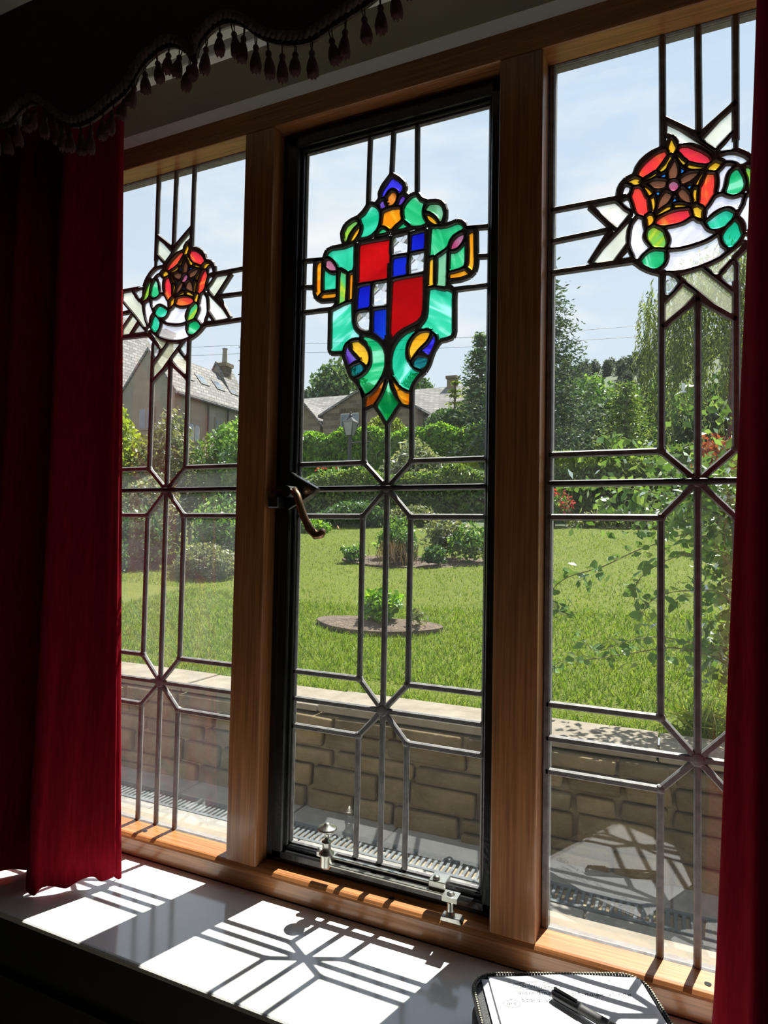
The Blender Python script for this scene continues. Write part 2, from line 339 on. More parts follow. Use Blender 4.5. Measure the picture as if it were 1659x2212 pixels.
# ------------------------------------------------------------------ the room
def struct(o): o['kind'] = 'structure'; return o
XL0, XR0 = -1.80, 0.62          # window recess
struct(MB().box(-2.6, 2.4, -3.4, -.28, -1.67, -1.62).build('floor', M['carpet']))
struct(MB().box(-2.7, 2.5, -3.5, .035, 1.10, 1.16).build('ceiling', M['ceil']))
struct(MB().box(-2.7, -2.6, -3.5, -.28, -1.62, 1.10).build('wall_left', M['wall']))
wr_ = MB()
for y0, y1, z0, z1 in ((-3.5, -2.5, -1.62, 1.10), (-1.8, -.28, -1.62, 1.10), (-2.5, -1.8, -1.62, -.05), (-2.5, -1.8, .60, 1.10)): wr_.box(2.4, 2.5, y0, y1, z0, z1)
struct(wr_.build('wall_right', M['wall']))
w4 = struct(empty('fill_window', (2.45, -2.15, -.05)))  # unseen window added to the right wall to fill the room with skylight
MB().box(2.44, 2.446, -2.48, -1.82, -.03, .58).build('pane', M['clear'], w4)
w4f = MB()
for y0, y1, z0, z1 in ((-2.5, -2.46, -.05, .60), (-1.84, -1.8, -.05, .60), (-2.46, -1.84, -.05, -.01), (-2.46, -1.84, .56, .60)): w4f.box(2.41, 2.48, y0, y1, z0, z1)
w4f.build('fill_window_frame', M['wood_v'], w4)
struct(MB().box(-2.7, 2.5, -3.5, -3.4, -1.62, 1.10).build('wall_back', M['wall']))
wf = struct(MB().box(XL0, XR0, -.046, .035, .888, 1.10).build('wall_front', M['wall']))
MB().box(-2.7, XL0, -.305, .035, -1.62, 1.10).build('wall_pier', M['wall'], wf)
MB().box(XR0, 2.5, -.305, .035, -1.62, 1.10).build('wall_pier', M['wall'], wf)
MB().box(XL0, -1.338, -.046, .035, -.684, .89).build('wall_reveal', M['wall'], wf); MB().box(.338, XR0, -.046, .035, -.684, .89).build('wall_reveal', M['wall'], wf)
MB().box(XL0, XR0, -.299, .02, -1.62, -.696).build('wall_apron', M['panel'], wf)
MB().box(XL0, XR0, .02, .05, -1.62, -.76).build('outer_wall', M['house_stone'], wf)
b_ = MB().box(XL0, XR0, -.309, -.299, -.806, -.788).build('trim_1', M['panel']); struct(b_)
s_ = MB().box(XL0, XR0, -.306, -.048, -.696, -.684).build('window_sill', M['sill'], bevel=.0055, seg=3); struct(s_)
tag(s_, 'white glossy painted window sill under the timber frame')
o_ = MB()
o_.add([(XL0, .007, -.668), (XR0, .007, -.668), (XR0, .175, -.703), (XL0, .175, -.703), (XL0, .007, -.76), (XR0, .007, -.76), (XR0, .175, -.76), (XL0, .175, -.76)],
       [(0, 1, 2, 3), (3, 2, 6, 7), (0, 3, 7, 4), (1, 5, 6, 2), (0, 4, 5, 1), (4, 7, 6, 5)])
struct(o_.build('outer_sill', M['coping'], bevel=.004))
# timber frame: head, bottom rail, jambs, mullions
fr = struct(empty('trim_2', (-.5, 0, -.684)))
tag(fr, 'varnished orange brown timber window frame with two mullions')
MB().box(-1.34, .34, -.05, .014, .818, .868).build('head', M['wood_h'], fr, bevel=.003, seg=2)
rail = MB(); pr_ = [(-.052, -.684), (-.052, -.648), (-.046, -.640), (.006, -.635), (.006, -.684)]
rail.v = [(x, y, z) for x in (-1.34, .34) for y, z in pr_]; n_ = len(pr_)
rail.f = [tuple(range(n_)), tuple(range(n_, 2 * n_))] + [(i, (i + 1) % n_, n_ + (i + 1) % n_, n_ + i) for i in range(n_)]
rail.build('bottom_rail', M['wood_h'], fr, bevel=.002)
for x0, x1 in ((-.803, -.732), (-.274, -.200)): MB().box(x0, x1, -.05, .014, -.640, .8185).build('mullion', M['wood_v'], fr, bevel=.003, seg=2)
MB().box(-1.34, -1.262, -.05, .014, -.640, .8185).build('jamb', M['wood_v'], fr, bevel=.003, seg=2)
MB().box(.262, .34, -.05, .014, -.640, .8185).build('jamb', M['wood_v'], fr, bevel=.003, seg=2)
for hx, hz in ((-.455, -.6385), (-1.03, -.6385), (.045, -.6385)):
    MB().lathe([(.0001, .0004), (.005, .0004), (.005, -.0002)], 10).build('screw_hole', M['pen'], fr, (hx, -.030, hz))
tm_ = MB(); pr_ = [(-.050, .866), (-.063, .882), (-.030, .882), (-.030, .866)]
tm_.v = [(x, y, z) for x in (XL0, XR0) for y, z in pr_]; tm_.f = [(0, 1, 2, 3), (4, 5, 6, 7)] + [(i, (i + 1) % 4, 4 + (i + 1) % 4, 4 + i) for i in range(4)]
struct(tm_.build('trim_3', M['white']))
# ------------------------------------------------------------------ leaded lights
GD = {
 'center': [
  ('indigo', '-5,6860 89,6796 166,6726 204,6663 203,6604 181,6560 149,6539 111,6602 58,6643 -1,6660 -59,6648 -105,6603 -151,6558 -192,6535 -219,6552 -215,6598 -177,6673 -119,6737 -62,6813'),
  ('amber', '24,6590 71,6556 90,6497 74,6414 29,6347 -29,6331 -89,6381 -111,6440 -97,6514 -57,6577 -17,6596'),
  ('violet', '-166,6451 -153,6394 -133,6357 -140,6315 -210,6307 -247,6363 -284,6409 -249,6446 -208,6454'),
  ('violet', '251,6470 281,6431 253,6372 214,6331 186,6305 117,6313 139,6357 155,6419 194,6460'),
  ('orange', '-179,6208 -132,6226 -4,6245 147,6231 173,6188 178,6090 191,6034 163,5996 72,5948 -14,5872 -79,5922 -144,5966 -206,5989 -194,6063 -187,6149'),
  ('teal', '-438,6398 -372,6366 -311,6305 -274,6232 -268,6132 -287,6015 -338,5915 -432,5844 -528,5817 -679,5822 -632,5891 -604,5974 -612,6064 -675,6198 -574,6251 -509,6332 -468,6391'),
  ('lime', '-803,6167 -727,6139 -752,6090 -825,6048 -885,5981 -933,5911 -973,5807 -994,5797 -1028,5872 -1039,5964 -1010,6049 -938,6125 -864,6158'),
  ('gold', '-690,6023 -694,5957 -741,5877 -819,5791 -880,5777 -863,5826 -798,5932 -738,5999'),
  ('green', '-196,5902 -143,5884 -89,5836 -159,5816 -295,5822 -254,5872'),
  ('green', '242,5938 297,5890 343,5844 212,5836 86,5829 143,5870 194,5909'),
  ('green', '497,6398 549,6328 611,6268 645,6236 619,6165 604,6083 616,5985 651,5914 693,5845 608,5832 507,5840 416,5871 336,5931 278,6006 247,6088 234,6165 261,6246 317,6321 396,6381 452,6404'),
  ('sage', '752,6192 834,6186 933,6168 988,6124 1028,6053 1034,5968 1014,5877 985,5828 949,5890 893,5963 815,6031 687,6099 714,6146'),
  ('gold', '727,6004 794,5967 861,5906 912,5828 918,5785 885,5784 807,5837 740,5908 703,5989'),
  ('teal', '-810,5689 -813,5453 -809,5286 -824,5216 -854,5185 -903,5191 -966,5221 -1130,5327 -1176,5400 -1247,5496 -1324,5548 -1401,5570 -1377,5628 -1302,5666 -1201,5660 -1038,5650 -914,5668'),
  ('pink', '-1399,5487 -1335,5471 -1271,5426 -1218,5350 -1195,5268 -1209,5237 -1266,5245 -1343,5297 -1409,5369 -1436,5453'),
  ('orange', '-1533,5478 -1526,5342 -1531,5150 -1526,4945 -1513,4876 -1561,4820 -1614,4774 -1629,4869 -1634,5075 -1635,5303 -1628,5427 -1591,5467'),
  ('orange', '-1407,4816 -1293,4811 -1188,4805 -1187,4701 -1290,4698 -1404,4700 -1513,4709 -1539,4738 -1483,4798'),
  ('teal', '-1458,5315 -1406,5267 -1341,5212 -1252,5176 -1191,5175 -1192,5032 -1191,4866 -1294,4867 -1409,4872 -1460,4900 -1462,5106'),
  ('lime', '-1090,5229 -1027,5197 -954,5147 -953,4974 -951,4618 -1025,4595 -1105,4572 -1104,4773 -1100,5108'),
  ('orange', '-865,5130 -815,5118 -818,4954 -826,4629 -846,4610 -896,4624 -903,4656 -889,4854 -891,5098'),
  ('red', '-663,5669 -369,5670 -39,5663 -37,5271 -38,4947 -59,4928 -353,4927 -665,4934 -675,4966 -676,5320 -677,5641'),
  ('crinkle', '54,5681 123,5695 329,5696 335,5524 330,5359 290,5355 37,5370 22,5416 24,5545 37,5640'),
  ('blue', '414,5670 544,5679 666,5684 669,5519 661,5378 538,5374 409,5378 412,5511'),
  ('blue', '45,5262 73,5284 291,5286 320,5265 326,4960 298,4943 46,4943 40,5111'),
  ('crinkle', '416,5286 539,5298 668,5292 667,5118 663,4950 546,4942 394,4938 377,5080 395,5183'),
  ('blue', '-675,4828 -578,4842 -428,4842 -431,4678 -435,4461 -461,4421 -695,4413 -694,4605'),
  ('crinkle', '-333,4844 -197,4852 -34,4844 -35,4623 -43,4430 -106,4412 -330,4420 -367,4473 -359,4690'),
  ('crinkle', '-663,4332 -543,4338 -440,4314 -431,4133 -445,3961 -511,3974 -608,4018 -670,4086 -702,4166 -716,4267'),
  ('cobalt', '-340,4329 -187,4336 -58,4324 -53,4087 -63,3707 -152,3787 -271,3887 -337,3927 -345,4123'),
  ('red', '46,4829 105,4852 356,4860 625,4861 653,4845 654,4529 650,4235 628,4112 551,4032 429,3983 272,3928 148,3857 33,3742 20,3802 24,4188 35,4616'),
  ('green', '815,5726 897,5716 985,5689 1115,5686 1222,5708 1317,5719 1381,5694 1419,5630 1404,5602 1319,5581 1224,5536 1156,5455 1120,5347 1045,5292 960,5243 905,5221 790,5221 798,5413 809,5621'),
  ('pink', '1437,5509 1432,5447 1397,5371 1334,5300 1271,5259 1218,5266 1196,5297 1206,5363 1258,5437 1342,5495'),
  ('orange', '1552,5508 1594,5509 1625,5475 1637,5350 1639,5063 1633,4911 1598,4807 1551,4843 1507,4891 1528,5000 1529,5287 1521,5463'),
  ('orange', '1478,4844 1520,4812 1557,4770 1501,4728 1396,4713 1200,4719 1172,4767 1182,4807 1289,4817 1394,4826'),
  ('green', '1466,5334 1473,5194 1466,4969 1435,4928 1351,4900 1234,4882 1192,4889 1178,4932 1182,5139 1189,5205 1261,5198 1346,5215 1419,5275'),
  ('sage', '1106,5240 1113,5098 1106,4892 1101,4633 1106,4580 1035,4601 943,4635 927,4711 926,4972 926,5150 982,5182 1047,5213'),
  ('gold', '808,5153 868,5154 874,5032 870,4719 861,4652 795,4652 772,4702 779,4942 781,5110'),
  ('teal', '791,4567 818,4584 916,4575 1058,4539 1177,4491 1231,4442 1245,4363 1241,4137 1249,3931 1247,3726 1216,3663 1137,3641 997,3620 974,3705 930,3772 853,3833 754,3864 621,3863 642,3910 708,3976 756,4064 776,4177 780,4354'),
  ('teal', '-833,4552 -828,4347 -815,4158 -778,4033 -715,3948 -641,3887 -658,3838 -761,3844 -883,3819 -955,3766 -997,3693 -1013,3612 -1113,3611 -1213,3629 -1252,3675 -1258,4011 -1264,4425 -1171,4458 -1010,4515'),
  ('gold', '-804,3780 -725,3783 -627,3756 -542,3703 -480,3620 -442,3518 -434,3420 -450,3335 -479,3286 -516,3330 -571,3401 -657,3486 -744,3582 -814,3677 -821,3744'),
  ('violet', '-882,3728 -856,3648 -805,3566 -730,3493 -656,3409 -667,3388 -752,3380 -836,3339 -881,3409 -926,3501 -940,3591 -924,3666'),
  ('darkteal', '-726,3328 -642,3329 -569,3303 -526,3255 -543,3202 -601,3153 -673,3122 -739,3111 -789,3148 -827,3212 -810,3270'),
  ('green', '-545,3854 -449,3823 -341,3773 -233,3691 -149,3585 -105,3463 -91,3333 -106,3206 -150,3081 -218,2969 -309,2848 -402,2769 -484,2737 -521,2789 -572,2901 -665,3023 -563,3063 -458,3141 -389,3243 -355,3347 -364,3467 -396,3579 -470,3695 -580,3789'),
  ('teal', '538,3854 476,3782 400,3717 345,3628 325,3524 338,3407 374,3298 415,3199 489,3114 623,3050 548,2947 493,2878 434,2749 372,2757 269,2834 164,2948 99,3059 62,3190 56,3340 79,3487 129,3599 218,3717 341,3799 453,3833'),
  ('gold', '766,3802 808,3781 795,3715 747,3637 660,3563 572,3488 496,3402 442,3323 417,3331 397,3422 404,3516 447,3628 512,3726 623,3782'),
  ('indigo', '871,3717 910,3681 913,3608 880,3508 838,3430 801,3361 718,3395 613,3416 661,3469 759,3542 824,3618'),
  ('darkteal', '641,3366 719,3343 769,3291 781,3228 755,3168 679,3128 601,3130 534,3178 488,3235 520,3294 575,3342'),
  ('amber', '-95,2986 -111,2907 -144,2803 -200,2678 -279,2566 -384,2477 -472,2445 -468,2558 -459,2665 -365,2712 -249,2800 -158,2911'),
  ('orange', '63,2988 108,2921 178,2820 271,2739 385,2683 424,2669 428,2459 344,2486 252,2571 170,2683 98,2826'),
  ('green', '-14,2968 11,2876 54,2766 125,2644 213,2511 130,2400 52,2278 -15,2155 -32,2156 -110,2288 -183,2421 -243,2499 -152,2621 -85,2745 -41,2880'),
 ],
 'rose': [
  ('petal', '-466,6263 -444,6236 -444,6195 -465,6131 -508,6072 -582,6006 -663,5955 -745,5918 -808,5907 -839,5925 -868,5952 -858,5998 -821,6060 -770,6118 -708,6166 -633,6218 -558,6249'),
  ('petal', '-254,6259 -223,6276 -163,6272 -91,6255 -14,6209 57,6146 122,6063 163,5994 179,5956 174,5931 151,5924 75,5937 -2,5957 -85,6003 -157,6067 -223,6143 -266,6208 -269,6243'),
  ('petal', '139,5762 180,5756 221,5740 250,5701 261,5645 261,5552 244,5476 209,5390 162,5307 116,5243 81,5250 45,5283 28,5320 23,5415 34,5513 51,5597 69,5660 104,5719'),
  ('petal', '-604,5118 -587,5149 -531,5186 -457,5220 -378,5239 -287,5245 -204,5249 -138,5239 -111,5214 -96,5144 -107,5127 -168,5097 -234,5069 -305,5049 -396,5047 -488,5057 -555,5075 -596,5097'),
  ('petal', '-927,5756 -864,5749 -819,5691 -775,5620 -737,5529 -712,5441 -700,5356 -705,5323 -743,5295 -786,5262 -818,5275 -869,5327 -913,5405 -949,5509 -965,5603 -959,5685'),
  ('gold', '-380,6447 -350,6412 -322,6371 -314,6301 -322,6248 -349,6210 -377,6210 -407,6241 -421,6286 -414,6339 -398,6390'),
  ('gold', '302,5915 331,5905 341,5880 331,5842 296,5810 244,5792 186,5798 136,5826 163,5867 209,5903 256,5919'),
  ('gold', '-14,5265 22,5255 57,5221 78,5177 81,5136 69,5079 42,5044 16,5055 -25,5110 -61,5177 -74,5233 -55,5260'),
  ('gold', '-686,5261 -652,5240 -633,5185 -648,5133 -692,5093 -739,5069 -751,5111 -758,5181 -746,5241 -714,5259'),
  ('gold', '-915,5910 -864,5892 -836,5854 -839,5820 -870,5799 -915,5800 -972,5831 -1030,5872 -998,5900 -960,5912'),
  ('gold', '-398,6165 -375,6148 -386,6099 -422,6025 -465,5966 -514,5933 -542,5942 -554,5966 -521,6006 -471,6071 -429,6130'),
  ('gold', '-604,5935 -595,5913 -613,5889 -669,5867 -719,5853 -773,5851 -751,5867 -688,5892 -644,5917'),
  ('gold', '-794,5764 -757,5733 -712,5690 -681,5649 -659,5610 -675,5585 -706,5572 -725,5595 -744,5648 -769,5708'),
  ('gold', '-640,5551 -625,5506 -619,5423 -627,5362 -649,5315 -665,5315 -674,5378 -684,5463 -687,5526'),
  ('gold', '-390,5343 -381,5314 -403,5291 -458,5274 -519,5252 -590,5232 -593,5249 -544,5281 -482,5320 -433,5345'),
  ('gold', '-331,5352 -313,5355 -222,5337 -162,5311 -138,5293 -192,5294 -276,5308 -325,5306 -334,5328'),
  ('gold', '-14,5557 -9,5529 -17,5470 -17,5383 -25,5351 -40,5357 -55,5404 -67,5474 -61,5533 -40,5559'),
  ('gold', '69,5780 78,5765 57,5716 39,5666 16,5611 -2,5594 -30,5611 -20,5645 16,5705 45,5759'),
  ('gold', '-127,5967 -85,5946 -14,5910 57,5887 81,5872 69,5857 -2,5863 -73,5876 -121,5900 -152,5927'),
  ('gold', '-287,6151 -259,6111 -223,6062 -178,6018 -175,5993 -199,5972 -223,5994 -259,6057 -284,6110 -293,6139'),
  ('brown', '-334,6091 -312,6041 -291,5955 -285,5872 -306,5798 -349,5797 -400,5796 -419,5874 -413,5948 -392,6018 -361,6066'),
  ('brown', '13,5806 -14,5768 -61,5728 -121,5694 -223,5672 -238,5719 -248,5755 -205,5793 -133,5818 -55,5821'),
  ('brown', '-226,5598 -186,5573 -138,5502 -106,5428 -92,5344 -114,5345 -192,5398 -253,5465 -286,5532 -259,5574'),
  ('brown', '-458,5592 -421,5567 -374,5534 -391,5472 -433,5413 -495,5370 -581,5333 -575,5386 -550,5464 -513,5538'),
  ('brown', '-725,5799 -675,5813 -601,5814 -520,5795 -449,5764 -461,5712 -477,5668 -545,5668 -613,5686 -656,5712 -688,5757'),
  ('pink', '-271,5651 -282,5615 -308,5592 -345,5589 -382,5608 -410,5642 -420,5683 -410,5720 -383,5743 -345,5745 -308,5727 -282,5693'),
  ('skyblue', '-471,5903 -462,5856 -468,5829 -554,5852'),
  ('skyblue', '-240,5943 -181,5876 -243,5835'),
  ('skyblue', '-157,5610 -82,5635 -112,5557'),
  ('skyblue', '-330,5482 -290,5404 -367,5403'),
  ('skyblue', '-613,5624 -538,5612 -575,5543'),
  ('white', '-1069,5813 -997,5784 -1001,5729 -1023,5674 -1113,5682 -1094,5749'),
  ('crinkle', '-1122,5561 -1087,5579 -1023,5573 -1006,5528 -977,5417 -1016,5432 -1067,5484'),
  ('white', '-868,5247 -799,5199 -786,5118 -774,5047 -795,4981 -801,4927 -779,4841 -710,4729 -753,4692 -816,4648 -863,4583 -901,4596 -942,4689 -981,4821 -991,4947 -976,5070 -938,5160'),
  ('lime', '-642,5060 -580,5018 -506,4957 -457,4893 -429,4820 -435,4754 -487,4691 -567,4708 -641,4745 -710,4822 -754,4905 -748,4959 -717,5022'),
  ('green', '-579,4664 -499,4642 -468,4596 -453,4526 -480,4456 -542,4398 -603,4380 -665,4390 -740,4443 -819,4510 -803,4570 -753,4623 -672,4658'),
  ('white', '-442,4986 -312,4989 -192,5007 -120,5041 -67,5064 -2,5019 54,4975 81,4917 116,4857 162,4819 226,4797 197,4763 127,4729 22,4701 -102,4676 -221,4666 -406,4688 -385,4758 -403,4857'),
  ('white', '-411,4610 -251,4601 -102,4616 45,4644 162,4676 278,4732 289,4654 324,4569 389,4489 329,4444 191,4387 16,4336 -161,4304 -311,4304 -433,4320 -512,4339 -457,4378 -411,4458 -412,4540'),
  ('teal', '116,4977 162,5014 232,5081 313,5125 393,5137 450,5118 490,5071 492,5024 456,4959 393,4899 318,4873 243,4867 180,4885 145,4918'),
  ('teal', '543,4959 574,4930 602,4873 613,4806 602,4704 551,4628 472,4547 415,4554 370,4588 341,4658 347,4736 393,4820 461,4899'),
  ('green', '547,5744 576,5702 615,5608 638,5498 628,5435 581,5379 507,5349 445,5358 391,5412 408,5508 422,5604 445,5691 496,5732'),
  ('white', '296,5970 348,5994 423,6000 491,5986 565,5950 654,5887 688,5840 649,5816 596,5802 536,5862 468,5897 383,5915'),
  ('white', '382,5837 482,5811 468,5785 411,5738 382,5672 371,5608 359,5525 336,5463 302,5434 287,5454 302,5557 305,5655 296,5737 342,5780'),
  ('white', '330,5375 382,5335 450,5298 518,5287 614,5307 606,5244 575,5158 535,5114 496,5148 433,5193 353,5196 278,5164 191,5115 127,5067 116,5103 119,5162 192,5248 255,5354'),
  ('lime', '658,5743 661,5675 695,5573 707,5419 768,5359 861,5323 846,5418 801,5549 755,5660 708,5731'),
  ('white', '682,5285 652,5160 562,4983 622,4903 648,4781 659,4743 732,4839 788,5012 813,5171 814,5249'),
  ('cream', '-442,6723 -189,6477 205,6091 221,6049 89,6174 -109,6311 -269,6349 -309,6461 -411,6539 -442,6551'),
  ('cream', '490,6740 493,6386 244,6148 79,6322'),
  ('crinkle', '480,6281 496,6257 494,6072 394,6079 319,6074 305,6097 383,6168'),
  ('cream', '-1557,5564 -1228,5569 -1012,5340 -1183,5152'),
  ('cream', '-1001,5211 -1032,5066 -1053,4861 -1245,4615 -1562,4615 -1398,4828'),
  ('crinkle', '-1025,4721 -987,4641 -993,4625 -1115,4615 -1108,4641'),
  ('crinkle', '-455,4249 -401,4244 -334,4176 -277,4111 -291,4069 -370,3973 -436,3912 -467,4000'),
  ('cream', '-246,4196 50,4250 489,3782 492,3480 281,3648 -48,4000'),
  ('cream', '-467,3769 -206,4034 -38,3877 -466,3444'),
  ('cream', '136,4274 335,4357 613,4565 607,4534 477,4380 278,4156 243,4158'),
  ('crinkle', '477,4289 500,4259 499,3947 471,3935 386,4016 326,4090 363,4169'),
  ('cream', '1509,5591 1253,5590 915,5229 875,5042 809,4859 746,4715 789,4693 1058,4997 1495,5430'),
  ('cream', '1188,5013 1033,4866 1267,4599 1457,4601 1463,4731'),
  ('crinkle', '1142,5578 905,5583 911,5427 985,5379 1080,5480'),
  ('crinkle', '972,4781 785,4598 1131,4598'),
 ],
 'sil': {
  'c12': '-512,6455 -433,6445 -349,6411 -279,6474 -254,6524 -264,6625 -202,6744 -98,6853 -24,6935',
  'cTL': '-512,6455 -529,6403 -611,6308 -719,6229 -877,6192 -1000,6125 -1071,5992 -1055,5855 -1015,5747 -1052,5714 -1291,5715 -1404,5678 -1446,5594 -1470,5513',
  'cL12': '-1670,5525 -1678,5366 -1675,4978',
  'cL23': '-1675,4978 -1665,4852 -1597,4729 -1480,4673 -1182,4655 -1149,4589 -1222,4498 -1285,4478',
  'cBL': '-1303,4453 -1298,4015 -1297,3672 -1251,3600 -1176,3587 -1026,3578 -976,3528 -923,3391 -857,3209 -793,3083 -669,2963 -582,2837 -517,2723 -516,2648',
  'cB12': '-511,2431 -418,2447 -313,2483 -266,2469 -181,2356 -97,2223 -19,2113',
  'cB23': '-19,2113 76,2235 176,2387 254,2466 333,2440 424,2413 474,2388',
  'cBR': '470,2629 468,2734 516,2856 603,2963 724,3056 799,3174 840,3305 882,3415 956,3531 1019,3597 1148,3609 1254,3638 1284,3721 1275,4338 1283,4502',
  'cR23': '1240,4509 1154,4594 1147,4657 1184,4678 1396,4677 1553,4710 1645,4787 1675,4905 1678,5052',
  'cR12': '1673,5053 1662,5468 1655,5582',
  'cTR': '1477,5604 1445,5682 1391,5738 1306,5770 1167,5744 1071,5730 1043,5767 1074,5866 1077,6001 1043,6113 977,6189 889,6223 723,6245 599,6318 530,6418 507,6454',
  'c23': '507,6444 417,6441 338,6414 292,6467 233,6511 266,6612 241,6693 147,6800 30,6891 -24,6935',
  'rTL': '-506,6316 -645,6283 -739,6236 -821,6171 -878,6093 -909,6003 -935,5959 -992,5944 -1056,5923 -1120,5859 -1159,5783 -1171,5666',
  'rT12': '-493,6793 16,6393',
  'rT23': '16,6393 535,6794',
  'rTR': '532,6035 666,5939 787,5801 856,5645',
  'rL12': '-1624,5577 -1247,5129',
  'rL23': '-1291,5113 -1618,4617',
  'rBL': '-936,4543 -891,4508 -815,4434 -715,4364 -640,4325 -511,4271',
  'rB12': '-506,3404 1,3806',
  'rB23': '1,3806 526,3400',
  'rBR': '667,4507 504,4358',
  'rR12': '1499,5371 1284,5114',
  'rR23': '1269,5073 1474,4841',
 }}
def dec(s): return [tuple(int(q) / 1e4 for q in p.split(',')) for p in s.split()]
def area2(p): return sum(p[i][0] * p[(i + 1) % len(p)][1] - p[(i + 1) % len(p)][0] * p[i][1] for i in range(len(p)))
def soften(p, cut=.0035):
    q = []
    for i in range(len(p)):
        a, b = p[i], p[(i + 1) % len(p)]; d = math.dist(a, b)
        q.append(a)
        if d > 3 * cut:
            for t in (cut / d, 1 - cut / d): q.append((a[0] + (b[0] - a[0]) * t, a[1] + (b[1] - a[1]) * t))
    out = []
    for i in range(len(q)):
        a, b = q[i], q[(i + 1) % len(q)]
        for t in (.25, .75): out.append((a[0] + (b[0] - a[0]) * t, a[1] + (b[1] - a[1]) * t))
    return out
def offset(p, w):
    n = len(p); out = []; s = 1 if area2(p) > 0 else -1
    for i in range(n):
        a, b, c = p[i - 1], p[i], p[(i + 1) % n]
        e1 = Vector((b[0] - a[0], b[1] - a[1])); e2 = Vector((c[0] - b[0], c[1] - b[1]))
        n1 = Vector((e1.y, -e1.x)).normalized() * s; n2 = Vector((e2.y, -e2.x)).normalized() * s
        m = n1 + n2
        if m.length < 1e-6: m = n1
        m.normalize(); k = max(.55, m.dot(n1)); out.append((b[0] + m.x * w / k, b[1] + m.y * w / k))
    return out
def ring(mb, p, w, y=.0, h=.0042):
    loops = [(offset(p, -.0006), -.0012), (offset(p, w * .3), -h), (offset(p, w * .7), -h), (offset(p, w), -.0010), (offset(p, w), .0010), (offset(p, w * .7), h), (offset(p, w * .3), h), (offset(p, -.0006), .0012)]
    n = len(p); V = [(x, y + dy, z) for L, dy in loops for x, z in L]; k = len(loops); F = []
    for a in range(k):
        b = (a + 1) % k
        for i in range(n): F.append((a * n + i, a * n + (i + 1) % n, b * n + (i + 1) % n, b * n + i))
    mb.add(V, F)
def strip(mb, a, b, w=.0056, y=.0, h=.0044):
    """straight came from a to b (x,z)"""
    d = Vector((b[0] - a[0], b[1] - a[1])); 
    if d.length < 1e-4: return
    d.normalize(); s = Vector((-d.y, d.x)); prof = [(-w, -.001), (-w * .6, -h), (w * .6, -h), (w, -.001), (w, .001), (w * .6, h), (-w * .6, h), (-w, .001)]
    V = []
    for q in (a, b):
        for u, dy in prof: V.append((q[0] + s.x * u, y + dy, q[1] + s.y * u))
    F = [(i, (i + 1) % 8, 8 + (i + 1) % 8, 8 + i) for i in range(8)] + [tuple(range(8)), tuple(range(15, 7, -1))]
    mb.add(V, F)
def blob(mb, x, z, r=.011, y=0):
    mb.lathe([(r * .2, -.0062), (r * .7, -.0052), (r, -.003), (r, .003), (r * .7, .0052), (r * .2, .0062)], 9)
    k = 54; V = mb.v[-k:]; mb.v[-k:] = [(x + p[0], y + p[2], z + p[1]) for p in V]
